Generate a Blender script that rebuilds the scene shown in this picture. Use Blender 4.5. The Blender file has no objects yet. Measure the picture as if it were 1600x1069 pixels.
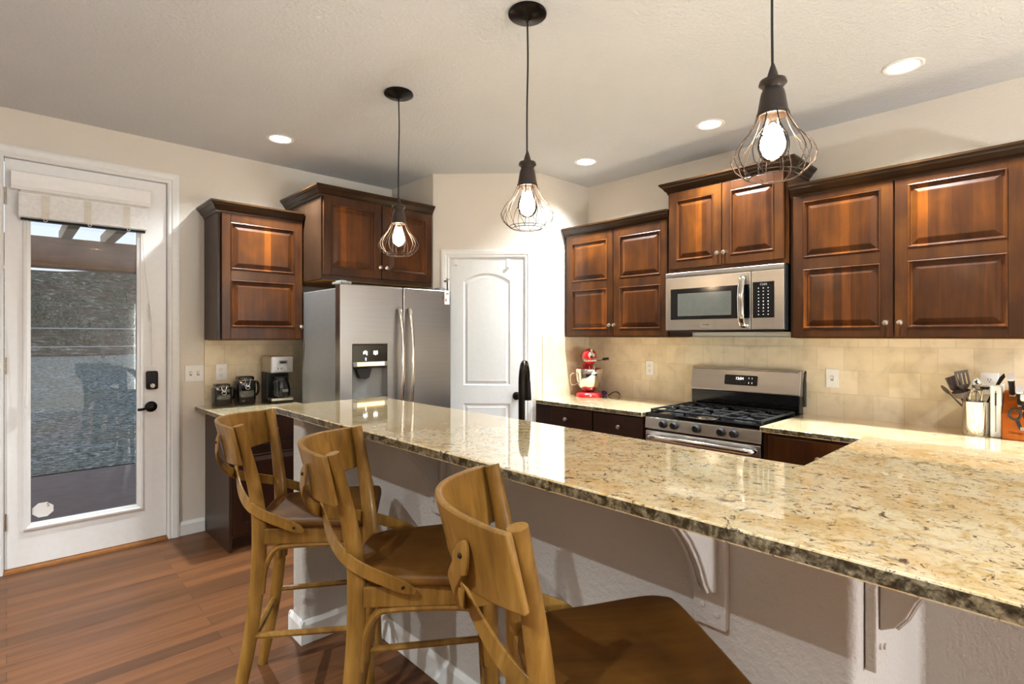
import bpy, bmesh, math, random
from mathutils import Vector, Matrix
random.seed(7)
S = bpy.context.scene
COL = S.collection
PI = math.pi

# ------------------------------------------------------------------ camera
cam_d = bpy.data.cameras.new('camera')
cam = bpy.data.objects.new('camera', cam_d); COL.objects.link(cam)
cam.location = (0, 0, 1.40)
cam.rotation_euler = (PI / 2, 0, -0.757)
cam_d.sensor_width = 36.0
cam_d.lens = 36.0 * 836 / 1600
cam_d.shift_y = -9.5 / 1600
cam_d.clip_start = 0.02; cam_d.clip_end = 300
S.camera = cam
# ------------------------------------------------------------------ world, exposure
S.view_settings.view_transform = 'Standard'
S.view_settings.look = 'None'
S.view_settings.gamma = 1.0
S.view_settings.use_curve_mapping = False
S.view_settings.exposure = 1.72
W = bpy.data.worlds.new('dusk_sky'); S.world = W
W.use_nodes = True
wb = W.node_tree.nodes['Background']
wb.inputs[0].default_value = (0.80, 0.87, 1.0, 1)
wb.inputs[1].default_value = 0.38
CAN_W = 15.0        # watts of each recessed lamp
GLOBE_FILL_E = 130.0  # emission of the globe lamp added out of view to light the bar end
BULB_E = 30.0       # emission of the pendant bulbs
ROOM_W = 27.0       # unseen lamps added for fill in the open room behind the viewpoint


# unseen flash added as fill, bounced off the ceiling beside the viewpoint
fl_d = bpy.data.lights.new('bounce_flash', 'SPOT'); fl_d.energy = 105; fl_d.color = (.76, .89, 1)
fl_d.spot_size = math.radians(162); fl_d.spot_blend = 1.0; fl_d.shadow_soft_size = .12
fl_o = bpy.data.objects.new('bounce_flash', fl_d); COL.objects.link(fl_o)
fl_o.location = (-1.0, -.8, 1.0); fl_o.rotation_euler = (PI - .25, 0, -.757)


# side fill from an unseen window added behind the viewpoint, to the right
wl_d = bpy.data.lights.new('added_window_light', 'AREA'); wl_d.shape = 'RECTANGLE'; wl_d.size = 1.7; wl_d.size_y = 1.7
wl_d.energy = 90; wl_d.color = (.86, .94, 1)
wl_o = bpy.data.objects.new('added_window_light', wl_d); COL.objects.link(wl_o)
wl_o.location = (2.75, -4.14, 1.15); wl_o.rotation_euler = (PI / 2, 0, PI)


# ------------------------------------------------------------------ materials
def lin(h):
    h = h.lstrip('#'); o = []
    for i in (0, 2, 4):
        c = int(h[i:i + 2], 16) / 255
        o.append(c / 12.92 if c <= .04045 else ((c + .055) / 1.055) ** 2.4)
    return (*o, 1)


def newmat(name):
    m = bpy.data.materials.new(name); m.use_nodes = True
    nt = m.node_tree
    return m, nt, nt.nodes['Principled BSDF']


def nd(nt, t, **kw):
    n = nt.nodes.new(t)
    for k, v in kw.items():
        if k.startswith('i_'):
            n.inputs[k[2:].replace('_', ' ')].default_value = v
        else:
            setattr(n, k, v)
    return n


def ramp(nt, fac, stops, interp='LINEAR'):
    r = nt.nodes.new('ShaderNodeValToRGB'); r.color_ramp.interpolation = interp
    e = r.color_ramp.elements
    e[0].position, e[0].color = stops[0]
    e[1].position, e[1].color = stops[-1]
    for p, c in stops[1:-1]:
        x = e.new(p); x.color = c
    nt.links.new(fac, r.inputs[0])
    return r.outputs[0]


def coords(nt, scale=(1, 1, 1), rot=(0, 0, 0), offset_random=0.0):
    tc = nt.nodes.new('ShaderNodeTexCoord')
    mp = nt.nodes.new('ShaderNodeMapping')
    mp.inputs['Scale'].default_value = scale
    mp.inputs['Rotation'].default_value = rot
    v = tc.outputs['Object']
    if offset_random:
        oi = nt.nodes.new('ShaderNodeObjectInfo')
        ml = nt.nodes.new('ShaderNodeMath'); ml.operation = 'MULTIPLY'; ml.inputs[1].default_value = offset_random
        nt.links.new(oi.outputs['Random'], ml.inputs[0])
        va = nt.nodes.new('ShaderNodeVectorMath'); va.operation = 'ADD'
        nt.links.new(v, va.inputs[0]); nt.links.new(ml.outputs[0], va.inputs[1]); v = va.outputs[0]
    nt.links.new(v, mp.inputs[0])
    return mp.outputs[0]


def noise(nt, vec, scale, detail=3, rough=.5, dist=0.0):
    n = nt.nodes.new('ShaderNodeTexNoise')
    n.inputs['Scale'].default_value = scale; n.inputs['Detail'].default_value = detail
    n.inputs['Roughness'].default_value = rough; n.inputs['Distortion'].default_value = dist
    nt.links.new(vec, n.inputs['Vector'])
    return n.outputs['Fac']


def mix(nt, fac, a, b, mode='MIX'):
    m = nt.nodes.new('ShaderNodeMix'); m.data_type = 'RGBA'; m.blend_type = mode
    if isinstance(fac, (int, float)): m.inputs[0].default_value = fac
    else: nt.links.new(fac, m.inputs[0])
    for i, x in ((6, a), (7, b)):
        if isinstance(x, tuple): m.inputs[i].default_value = x
        else: nt.links.new(x, m.inputs[i])
    return m.outputs[2]


def bump(nt, bsdf, height, strength=.2, dist=.002):
    b = nt.nodes.new('ShaderNodeBump'); b.inputs['Strength'].default_value = strength
    b.inputs['Distance'].default_value = dist
    nt.links.new(height, b.inputs['Height']); nt.links.new(b.outputs[0], bsdf.inputs['Normal'])


def plain(name, col, rough=.5, metal=0.0, var=.06, nscale=30, bmp=0.0, spec=.5, coat=0.0):
    """a surface with slight procedural colour variation"""
    m, nt, b = newmat(name)
    c = lin(col) if isinstance(col, str) else col
    v = coords(nt)
    f = noise(nt, v, nscale, 3)
    lo = tuple(x * (1 - var) for x in c[:3]) + (1,); hi = tuple(min(1, x * (1 + var)) for x in c[:3]) + (1,)
    nt.links.new(ramp(nt, f, [(.3, lo), (.7, hi)]), b.inputs['Base Color'])
    b.inputs['Roughness'].default_value = rough; b.inputs['Metallic'].default_value = metal
    b.inputs['Specular IOR Level'].default_value = spec
    b.inputs['Coat Weight'].default_value = coat
    if bmp: bump(nt, b, f, bmp, .003)
    return m


def paint(name, col, scale, strength, rough=.75, dist=.004):
    m, nt, b = newmat(name)
    v = coords(nt)
    f = noise(nt, v, scale, 3, .55)
    g = noise(nt, v, 2.5, 2)
    c = lin(col)
    nt.links.new(ramp(nt, g, [(.3, tuple(x * .97 for x in c[:3]) + (1,)), (.7, c)]), b.inputs['Base Color'])
    b.inputs['Roughness'].default_value = rough
    b.inputs['Specular IOR Level'].default_value = .25
    r = ramp(nt, f, [(.38, (0, 0, 0, 1)), (.62, (1, 1, 1, 1))])
    bump(nt, b, r, strength, dist)
    return m


def wood(name, dark, mid, light, boards=0.0, grain=(14, 14, 1.2), rough=.38, coat=.14, axis=0, blotch=.5):
    m, nt, b = newmat(name)
    v = coords(nt, grain, offset_random=3.0)
    f = noise(nt, v, 2.2, 5, .6, .6)
    v2 = coords(nt, (3, 3, 2.2), offset_random=5.0)
    g = noise(nt, v2, 1.6, 3, .5, .4)
    base = ramp(nt, f, [(.25, lin(dark)), (.55, lin(mid)), (.85, lin(light))])
    blot = ramp(nt, g, [(.32, lin(dark)), (.5, lin(mid)), (.72, lin(light))])
    c = mix(nt, blotch, base, blot)
    if boards:
        tc = nt.nodes.new('ShaderNodeTexCoord'); sp = nt.nodes.new('ShaderNodeSeparateXYZ')
        nt.links.new(tc.outputs['Object'], sp.inputs[0])
        oi = nt.nodes.new('ShaderNodeObjectInfo')
        ma = nt.nodes.new('ShaderNodeMath'); ma.operation = 'MULTIPLY_ADD'
        ma.inputs[1].default_value = 1 / boards
        rm = nt.nodes.new('ShaderNodeMath'); rm.operation = 'MULTIPLY'; rm.inputs[1].default_value = 37.0
        nt.links.new(oi.outputs['Random'], rm.inputs[0])
        nt.links.new(sp.outputs[axis], ma.inputs[0]); nt.links.new(rm.outputs[0], ma.inputs[2])
        # unequal widths: bend the coordinate before flooring it
        sn = nt.nodes.new('ShaderNodeMath'); sn.operation = 'SINE'; nt.links.new(ma.outputs[0], sn.inputs[0])
        ad = nt.nodes.new('ShaderNodeMath'); ad.operation = 'MULTIPLY_ADD'; ad.inputs[1].default_value = .45
        nt.links.new(sn.outputs[0], ad.inputs[0]); nt.links.new(ma.outputs[0], ad.inputs[2])
        fl = nt.nodes.new('ShaderNodeMath'); fl.operation = 'FLOOR'; nt.links.new(ad.outputs[0], fl.inputs[0])
        wn = nt.nodes.new('ShaderNodeTexWhiteNoise'); wn.noise_dimensions = '1D'
        nt.links.new(fl.outputs[0], wn.inputs['W'])
        tint = ramp(nt, wn.outputs['Value'], [(0, (.68, .66, .66, 1)), (.55, (1, 1, 1, 1)), (.8, (1.2, 1.15, 1.0, 1)), (1, (2.3, 2.1, 1.5, 1))])
        c = mix(nt, 1.0, c, tint, 'MULTIPLY')
    nt.links.new(c, b.inputs['Base Color'])
    b.inputs['Roughness'].default_value = rough
    b.inputs['Specular IOR Level'].default_value = .2
    b.inputs['Coat Weight'].default_value = coat; b.inputs['Coat Roughness'].default_value = .18
    bump(nt, b, f, .06, .001)
    return m


def granite(name, rough=.07, edge=False):
    m, nt, b = newmat(name)
    v = coords(nt, (1, 1, 1))
    vs = coords(nt, (1, .8, 1), (0, 0, .55))
    big = noise(nt, v, 4.5, 4, .6, .8)
    med = noise(nt, v, 24, 5, .65, 1.0)
    fine = noise(nt, v, 75, 4, .7, .3)
    streak = noise(nt, vs, 30, 6, .72, 1.8)
    streak2 = noise(nt, vs, 58, 5, .75, 1.2)
    c = ramp(nt, med, [(.28, lin('#c6a262')), (.40, lin('#ecce8e')), (.52, lin('#fbeabf')), (.72, lin('#f2e0b4'))])
    c = mix(nt, ramp(nt, fine, [(.38, (0, 0, 0, 1)), (.7, (.6, .6, .6, 1))]), c, lin('#dccaa6'))
    c = mix(nt, ramp(nt, big, [(.5, (0, 0, 0, 1)), (.66, (.55, .55, .55, 1))]), c, lin('#d3a654'))
    c = mix(nt, ramp(nt, streak2, [(.545, (0, 0, 0, 1)), (.635, (.7, .7, .7, 1))]), c, lin('#8a6a3a'))
    c = mix(nt, ramp(nt, streak, [(.568, (0, 0, 0, 1)), (.62, (.9, .9, .9, 1))]), c, lin('#33251f'))
    if edge:  # same stone, with the weaker light on edges painted in as darker colour
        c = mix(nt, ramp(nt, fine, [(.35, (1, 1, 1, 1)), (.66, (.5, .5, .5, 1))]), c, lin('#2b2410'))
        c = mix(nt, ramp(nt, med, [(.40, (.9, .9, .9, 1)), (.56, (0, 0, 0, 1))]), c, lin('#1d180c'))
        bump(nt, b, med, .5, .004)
    else:
        b.inputs['Coat Weight'].default_value = 1.0; b.inputs['Coat Roughness'].default_value = .03; b.inputs['Coat IOR'].default_value = 1.75
    nt.links.new(c, b.inputs['Base Color'])
    b.inputs['Roughness'].default_value = rough
    b.inputs['Specular IOR Level'].default_value = .6
    return m


def brick_mat(name, c1, c2, mortar, bw, rh, mortar_size, rough, swap=None, rot=(0, 0, 0), bmp=.3, grain=None, offset=.5, spec=.4, blot=.4):
    m, nt, b = newmat(name)
    tc = nt.nodes.new('ShaderNodeTexCoord'); v = tc.outputs['Object']
    if swap:
        sp = nt.nodes.new('ShaderNodeSeparateXYZ'); cb = nt.nodes.new('ShaderNodeCombineXYZ')
        nt.links.new(v, sp.inputs[0])
        for i, s in enumerate(swap): nt.links.new(sp.outputs[s], cb.inputs[i])
        v = cb.outputs[0]
    br = nt.nodes.new('ShaderNodeTexBrick')
    br.offset = offset
    br.inputs['Scale'].default_value = 1; br.inputs['Brick Width'].default_value = bw
    br.inputs['Row Height'].default_value = rh; br.inputs['Mortar Size'].default_value = mortar_size
    br.inputs['Mortar Smooth'].default_value = .2; br.inputs['Bias'].default_value = 0
    br.inputs['Color1'].default_value = lin(c1); br.inputs['Color2'].default_value = lin(c2)
    br.inputs['Mortar'].default_value = lin(mortar)
    nt.links.new(v, br.inputs['Vector'])
    c = br.outputs['Color']
    mp = nt.nodes.new('ShaderNodeMapping'); mp.inputs['Scale'].default_value = grain or (6, 6, 6)
    nt.links.new(v, mp.inputs[0])
    g = noise(nt, mp.outputs[0], 1.0, 5, .62, .5)
    tint = ramp(nt, g, [(.25, (1 - blot, 1 - blot * 1.1, 1 - blot * 1.25, 1)), (.5, (1, 1, 1, 1)), (.8, (1 + blot * .5, 1 + blot * .48, 1 + blot * .42, 1))])
    c = mix(nt, 1.0, c, tint, 'MULTIPLY')
    nt.links.new(c, b.inputs['Base Color'])
    b.inputs['Roughness'].default_value = rough
    b.inputs['Specular IOR Level'].default_value = spec
    inv = nt.nodes.new('ShaderNodeMath'); inv.operation = 'SUBTRACT'; inv.inputs[0].default_value = 1
    nt.links.new(br.outputs['Fac'], inv.inputs[1])
    bump(nt, b, inv.outputs[0], bmp, .002)
    return m


def steel(name, col='#b5b0aa', rough=.3, horizontal=True):
    m, nt, b = newmat(name)
    v = coords(nt, (1, 1, 160) if horizontal else (160, 160, 1))
    f = noise(nt, v, 2.0, 3)
    c = lin(col)
    nt.links.new(ramp(nt, f, [(.3, tuple(x * .9 for x in c[:3]) + (1,)), (.7, c)]), b.inputs['Base Color'])
    b.inputs['Metallic'].default_value = 1; b.inputs['Roughness'].default_value = rough
    b.inputs['Anisotropic'].default_value = .5
    return m


def emit(name, col, e):
    m, nt, b = newmat(name)
    b.inputs['Base Color'].default_value = lin(col)
    b.inputs['Emission Color'].default_value = lin(col); b.inputs['Emission Strength'].default_value = e
    v = coords(nt); nt.links.new(ramp(nt, noise(nt, v, 20), [(.3, lin(col)), (.7, lin(col))]), b.inputs['Base Color'])
    return m


def glass_thin(name, tint=(1, 1, 1, 1), refl=.08, rough=0.0):
    m = bpy.data.materials.new(name); m.use_nodes = True; nt = m.node_tree
    for n in list(nt.nodes): nt.nodes.remove(n)
    o = nt.nodes.new('ShaderNodeOutputMaterial'); t = nt.nodes.new('ShaderNodeBsdfTransparent')
    g = nt.nodes.new('ShaderNodeBsdfGlossy'); g.inputs['Roughness'].default_value = rough
    fr = nt.nodes.new('ShaderNodeFresnel'); fr.inputs['IOR'].default_value = 1.45
    mx = nt.nodes.new('ShaderNodeMixShader')
    ml = nt.nodes.new('ShaderNodeMath'); ml.operation = 'MULTIPLY'; ml.inputs[1].default_value = refl / .04
    t.inputs[0].default_value = tint
    nt.links.new(fr.outputs[0], ml.inputs[0]); nt.links.new(ml.outputs[0], mx.inputs[0])
    nt.links.new(t.outputs[0], mx.inputs[1]); nt.links.new(g.outputs[0], mx.inputs[2])
    nt.links.new(mx.outputs[0], o.inputs[0])
    return m


M = dict(
    wall=paint('wall_paint', '#e0d7c8', 90, .25),
    ceil=paint('ceiling_texture', '#d2d3d2', 60, .45, .85, .005),
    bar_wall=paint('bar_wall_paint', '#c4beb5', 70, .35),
    white=plain('white_trim_paint', '#e9e8e3', .42, var=.02),
    door_white=plain('door_paint', '#dfe0dd', .45, var=.02),
    ext_white=plain('outer_door_paint', '#eeece8', .42, var=.02),
    floor=brick_mat('floor_boards', '#523520', '#73492b', '#382415', 1.15, .085, .0012, .4, bmp=.25, grain=(1.4, 22, 6), offset=.37, spec=.25),
    tile_b=brick_mat('travertine_right', '#d8c8a8', '#e6d7ba', '#d3c3a2', .155, .148, .0022, .5, swap=(1, 2, 0), bmp=.2, grain=(9, 9, 9), blot=.2),
    tile_a=brick_mat('travertine_left', '#d8c8a8', '#e6d7ba', '#d3c3a2', .155, .148, .0022, .5, swap=(0, 2, 1), bmp=.2, grain=(9, 9, 9), blot=.2),
    granite=granite('granite_polished'),
    granite_edge_shaded=granite('granite_edge_shaded', .28, True),
    cab=wood('cabinet_alder', '#27140a', '#43240d', '#62380e'),
    cab_panel=wood('cabinet_alder_boards', '#2f1709', '#4c280b', '#743f0c', boards=.062),
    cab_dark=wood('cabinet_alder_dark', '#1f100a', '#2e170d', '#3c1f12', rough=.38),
    cab_side=wood('cabinet_side', '#2c1d14', '#3b281a', '#48311f', rough=.4),
    crown=wood('crown_dark', '#22140d', '#33200f', '#4a2f16', grain=(1.2, 14, 14), rough=.3),
    under=plain('cabinet_underside', '#a87a35', .5, var=.15, nscale=12),
    knob=plain('brushed_nickel', '#c5b8a8', .28, 1.0, .03),
    steel=steel('stainless', '#c4bfb8'), steel_v=steel('stainless_door', '#a9a6a3', .3, True),
    steel_side=plain('fridge_side_grey', '#8a8783', .42, .4, .04),
    chrome=plain('polished_steel', '#d8d4cd', .12, 1.0, .02),
    baffle=plain('can_baffle', '#8a7a64', .7, var=.03),
    satin=plain('satin_steel', '#d6d3ce', .42, .35, .03),
    black=plain('black_enamel', '#0b0b0c', .12, 0, .2, spec=.6),
    black_matte=plain('black_plastic', '#131313', .45, 0, .15),
    iron=plain('cast_iron', '#2b2b2b', .5, .3, .15, bmp=.1),
    bronze=plain('oil_rubbed_bronze', '#1d1815', .28, .8, .15),
    bronze_warm=plain('pendant_bronze', '#3a302a', .4, .4, .12),
    grey_plastic=plain('grey_plastic', '#8f918f', .4, 0, .04),
    white_plastic=plain('white_plastic', '#eceae4', .35, 0, .02),
    stool=wood('stool_oak', '#573a12', '#8a6228', '#ac8544', grain=(16, 16, 1.6), rough=.4, coat=.15, blotch=.35),
    seat=wood('seat_oak_shaded', '#42270c', '#5f3c13', '#7d531e', grain=(1.6, 18, 16), rough=.5, coat=.0, blotch=.6),  # the stool oak, with the shade under the bar put into its colour
    screw=plain('dark_screw', '#2a1c10', .4, .6),
    red=plain('red_enamel', '#b5121c', .18, 0, .05, coat=.5),
    ceramic=plain('black_ceramic', '#0a0a0b', .08, 0, .1, spec=.7),
    glass=glass_thin('window_glass', (.93, .95, .96, 1), .06),
    bulbglass=glass_thin('clear_bulb_glass', (1, 1, 1, 1), .05),
    darkglass=plain('dark_oven_glass', '#16171a', .05, 0, .1, spec=.8),
    greyglass=plain('microwave_window', '#5b5c55', .12, 0, .05, spec=.8),
    lens=emit('lamp_lens', '#fff3df', 9.0),
    bulb=emit('bulb_glow', '#ffe2bd', BULB_E),
    globe=emit('fill_globe_glow', '#eef2fa', GLOBE_FILL_E),
    amber=emit('amber_light', '#ffc873', 1.6),
    digits=emit('white_digits', '#eef2e8', .9),
    block=wood('knife_block_wood', '#8a3f10', '#b25a18', '#c87426', grain=(14, 14, 2), rough=.35),
    bamboo=plain('bamboo_slats', '#f5f3ee', .6, 0, .06, nscale=60),
    blindwood=plain('blind_white_wood', '#f3f1ec', .45, 0, .02),
    cordm=plain('pale_cord', '#d9d2c4', .7),
    darkcord=plain('black_cord', '#120f0e', .5),
    oak=plain('threshold_oak', '#8a5520', .45, 0, .15),
    utensil=plain('brown_nylon', '#4a3a30', .5, 0, .1),
    tag=plain('white_tag', '#e9e6e2', .5), tagred=plain('red_print', '#c2484c', .5),
    lawn=None, patio=plain('patio_concrete', '#5f5452', .85, 0, .12, nscale=8, bmp=.2),
    beam=wood('porch_beam', '#6b4a30', '#8a6240', '#a07850', grain=(1.5, 14, 14), rough=.6, coat=0),
    rafter=plain('porch_rafter', '#b39b78', .6), soffit=plain('porch_soffit', '#dcdde2', .7),
    wire=plain('fence_wire', '#a9abad', .5, .6), post=plain('fence_post', '#57524d', .8),
    rock=plain('grey_rock', '#77706a', .9, 0, .2, nscale=6, bmp=.5),
    purple=plain('purple_cloth', '#3b2a6b', .7),
)
# frosted lawn and brush hillside
m, nt, b = newmat('frosted_lawn')
v = coords(nt, (1, 1.25, 1)); f = noise(nt, v, 14.0, 7, .8, .2); g = noise(nt, v, .5, 3)
c = ramp(nt, f, [(.34, lin('#2b3024')), (.46, lin('#5c625c')), (.55, lin('#82898b')), (.66, lin('#b9c0c4'))])
c = mix(nt, ramp(nt, g, [(.45, (0, 0, 0, 1)), (.7, (.5, .5, .5, 1))]), c, lin('#6c6a58'))
nt.links.new(c, b.inputs['Base Color']); b.inputs['Roughness'].default_value = 1; b.inputs['Specular IOR Level'].default_value = 0; bump(nt, b, f, .5, .03)
M['lawn'] = m
m, nt, b = newmat('brush_hillside')
v = coords(nt); f = noise(nt, v, 2.6, 8, .78, .5); g = noise(nt, v, .25, 3)
c = ramp(nt, f, [(.36, lin('#14170f')), (.47, lin('#3c4136')), (.56, lin('#77766c')), (.66, lin('#c9ced3'))])
c = mix(nt, ramp(nt, g, [(.4, (0, 0, 0, 1)), (.6, (.6, .6, .6, 1))]), c, lin('#5a4c44'))
nt.links.new(c, b.inputs['Base Color']); b.inputs['Roughness'].default_value = 1; b.inputs['Specular IOR Level'].default_value = 0; bump(nt, b, f, 1, .2)
M['hill'] = m
m, nt, b = newmat('brush_leaf')
oi = nt.nodes.new('ShaderNodeObjectInfo'); v = coords(nt); f = noise(nt, v, 9, 3)
c = ramp(nt, f, [(.3, lin('#262c22')), (.55, lin('#4c5347')), (.8, lin('#8b918d'))])
nt.links.new(c, b.inputs['Base Color']); b.inputs['Roughness'].default_value = .9
M['leaf'] = m


# ------------------------------------------------------------------ mesh building
class B:
    def __init__(s): s.b = bmesh.new()

    def box(s, x0, x1, y0, y1, z0, z1):
        v = [s.b.verts.new((x, y, z)) for x in (x0, x1) for y in (y0, y1) for z in (z0, z1)]
        for f in ((0, 1, 3, 2), (4, 6, 7, 5), (0, 4, 5, 1), (2, 3, 7, 6), (0, 2, 6, 4), (1, 5, 7, 3)):
            s.b.faces.new([v[i] for i in f])
        return s

    def loft(s, loops, cap0=True, cap1=True, closed=True):
        L = [[s.b.verts.new(p) for p in lp] for lp in loops]
        n = len(L[0])
        for a, c in zip(L, L[1:]):
            for i in range(n if closed else n - 1):
                j = (i + 1) % n
                s.b.faces.new((a[i], a[j], c[j], c[i]))
        if cap0: s.b.faces.new(list(reversed(L[0])))
        if cap1: s.b.faces.new(L[-1])
        return s

    def lathe(s, prof, axis='z', c=(0, 0, 0), n=24, cap0=True, cap1=True, a0=0):
        loops = []
        for r, h in prof:
            lp = []
            for i in range(n):
                t = a0 + 2 * PI * i / n; p, q = r * math.cos(t), r * math.sin(t)
                if axis == 'z': v = (p, q, h)
                elif axis == 'y': v = (p, h, -q)
                else: v = (h, p, q)
                lp.append((v[0] + c[0], v[1] + c[1], v[2] + c[2]))
            loops.append(lp)
        return s.loft(loops, cap0, cap1)

    def tube(s, pts, r, n=8, closed=False):
        pts = [Vector(p) for p in pts]; N = len(pts)
        rr = r if isinstance(r, (list, tuple)) else [r] * N
        loops = []; prev = None
        for i, p in enumerate(pts):
            if closed: t = pts[(i + 1) % N] - pts[i - 1]
            else: t = pts[min(i + 1, N - 1)] - pts[max(i - 1, 0)]
            t.normalize()
            if prev is None:
                a = Vector((0, 0, 1)) if abs(t.z) < .9 else Vector((1, 0, 0))
                u = t.cross(a).normalized()
            else:
                u = (prev - t * prev.dot(t))
                u = u.normalized() if u.length > 1e-6 else t.orthogonal().normalized()
            prev = u; w = t.cross(u)
            loops.append([p + (u * math.cos(2 * PI * k / n) + w * math.sin(2 * PI * k / n)) * rr[i] for k in range(n)])
        if closed:
            return s.loft(loops + [loops[0]], False, False)
        return s.loft(loops)

    def sweep(s, pts, sec, xdir):
        """section (list of (a,b)) carried along pts; a along xdir made square to the path, b across"""
        pts = [Vector(p) for p in pts]; N = len(pts); loops = []
        for i, p in enumerate(pts):
            t = (pts[min(i + 1, N - 1)] - pts[max(i - 1, 0)]).normalized()
            xd = xdir[i] if isinstance(xdir, list) else xdir
            xd = Vector(xd); u = (xd - t * xd.dot(t)).normalized(); w = t.cross(u)
            k = sec(i) if callable(sec) else sec
            loops.append([p + u * a + w * b_ for a, b_ in k])
        return s.loft(loops)

    def prism(s, poly, axis, lo, hi):
        def P(a, c, h):
            return {'x': (h, a, c), 'y': (a, h, c), 'z': (a, c, h)}[axis]
        return s.loft([[P(a, c, lo) for a, c in poly], [P(a, c, hi) for a, c in poly]])

    def rings(s, rects, fill=True):
        """nested rectangles facing -y: (x0,x1,z0,z1,y) joined by bevelled bands"""
        L = [[s.b.verts.new(p) for p in ((a, y, c), (b_, y, c), (b_, y, d), (a, y, d))] for a, b_, c, d, y in rects]
        for p, q in zip(L, L[1:]):
            for i in range(4):
                j = (i + 1) % 4; s.b.faces.new((p[i], p[j], q[j], q[i]))
        if fill: s.b.faces.new(L[-1])
        return s

    def sphere(s, c, r, sx=1, sy=1, sz=1, n=16):
        prof = [(max(1e-4, math.sin(PI * i / n)), -math.cos(PI * i / n)) for i in range(n + 1)]
        loops = [[(c[0] + a * r * sx * math.cos(2 * PI * k / (2 * n)), c[1] + a * r * sy * math.sin(2 * PI * k / (2 * n)), c[2] + h * r * sz)
                  for k in range(2 * n)] for a, h in prof]
        return s.loft(loops)

    def text(s, txt, size, mat4, depth=.0006):
        cu = bpy.data.curves.new('t', 'FONT'); cu.body = txt; cu.size = size; cu.extrude = depth
        cu.align_x = 'CENTER'; cu.align_y = 'CENTER'; cu.resolution_u = 3
        o = bpy.data.objects.new('t', cu); COL.objects.link(o)
        me = bpy.data.meshes.new_from_object(o.evaluated_get(bpy.context.evaluated_depsgraph_get()))
        me.transform(mat4); s.b.from_mesh(me)
        bpy.data.objects.remove(o); bpy.data.curves.remove(cu); bpy.data.meshes.remove(me)
        return s

    def xform(s, mat4):
        bmesh.ops.transform(s.b, matrix=mat4, verts=s.b.verts); return s

    def obj(s, name, mat, parent=None, loc=(0, 0, 0), rotz=0, bevel=0, smooth=False, sub=0, angle=40, seg=2):
        bmesh.ops.recalc_face_normals(s.b, faces=s.b.faces)
        me = bpy.data.meshes.new(name); s.b.to_mesh(me); s.b.free()
        mats = mat if isinstance(mat, (list, tuple)) else [mat]
        for x in mats: me.materials.append(M[x] if isinstance(x, str) else x)
        if smooth:
            me.polygons.foreach_set('use_smooth', [True] * len(me.polygons))
            if not sub: me.set_sharp_from_angle(angle=math.radians(angle))
        o = bpy.data.objects.new(name, me); COL.objects.link(o)
        o.location = loc; o.rotation_euler = (0, 0, rotz)
        if parent: o.parent = parent
        if bevel:
            md = o.modifiers.new('bevel', 'BEVEL'); md.width = bevel; md.segments = seg
            md.limit_method = 'ANGLE'; md.angle_limit = math.radians(35)
        if sub:
            md = o.modifiers.new('sub', 'SUBSURF'); md.levels = md.render_levels = sub
        return o


def tag(o, label, cat, group=None):
    o['label'] = label; o['category'] = cat
    if group: o['group'] = group
    return o


def thing(name, label, cat, loc=(0, 0, 0), rotz=0, group=None):
    o = bpy.data.objects.new(name, None); COL.objects.link(o)
    o.empty_display_size = .05
    o.location = loc; o.rotation_euler = (0, 0, rotz)
    return tag(o, label, cat, group)


def struct(o):
    o['kind'] = 'structure'; return o


def kids(o): return [c for c in bpy.data.objects if c.parent == o]


def copy_tree(o, loc, rotz=None, label=None, parent=None):
    c = o.copy(); COL.objects.link(c)
    if parent: c.parent = parent
    else:
        c.location = loc
        if rotz is not None: c.rotation_euler = (0, 0, rotz)
        if label: c['label'] = label
    for ch in kids(o): copy_tree(ch, None, None, None, c)
    return c


def spline(pts, n=8):
    P = [Vector(p) for p in pts]; out = []
    for i in range(len(P) - 1):
        a = P[max(i - 1, 0)]; b_ = P[i]; c = P[i + 1]; d = P[min(i + 2, len(P) - 1)]
        for k in range(n):
            t = k / n
            out.append(.5 * ((2 * b_) + (c - a) * t + (2 * a - 5 * b_ + 4 * c - d) * t * t + (3 * b_ - a - 3 * c + d) * t ** 3))
    out.append(P[-1]); return out


def rrect(x0, x1, y0, y1, r, n=5):
    o = []
    for cx, cy, a in ((x1 - r, y0 + r, -PI / 2), (x1 - r, y1 - r, 0), (x0 + r, y1 - r, PI / 2), (x0 + r, y0 + r, PI)):
        for k in range(n + 1):
            t = a + PI / 2 * k / n; o.append((cx + r * math.cos(t), cy + r * math.sin(t)))
    return o


def ellipse(a, c, n=12): return [(a * math.cos(2 * PI * k / n), c * math.sin(2 * PI * k / n)) for k in range(n)]


# ------------------------------------------------------------------ setting: the room
YA, XB, H = 4.32, 3.82, 2.74
PX, PY = 2.567, 3.04            # pantry return wall and pantry side wall
XL, YF = -3.4, -4.2             # far ends of the open room behind the viewpoint
CANS = [(1.353, 3.725), (3.236, 2.60), (3.236, 1.60), (3.236, 0.597)]
BACK_CANS = [(-1.1, 2.6), (-1.1, .4), (1.0, -1.7), (3.0, -1.4), (-.8, -2.6)]  # unseen ceiling lights added for fill
struct(B().box(XL, XB + .12, YF, YA + .12, -.08, 0).obj('floor', 'floor'))

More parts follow.
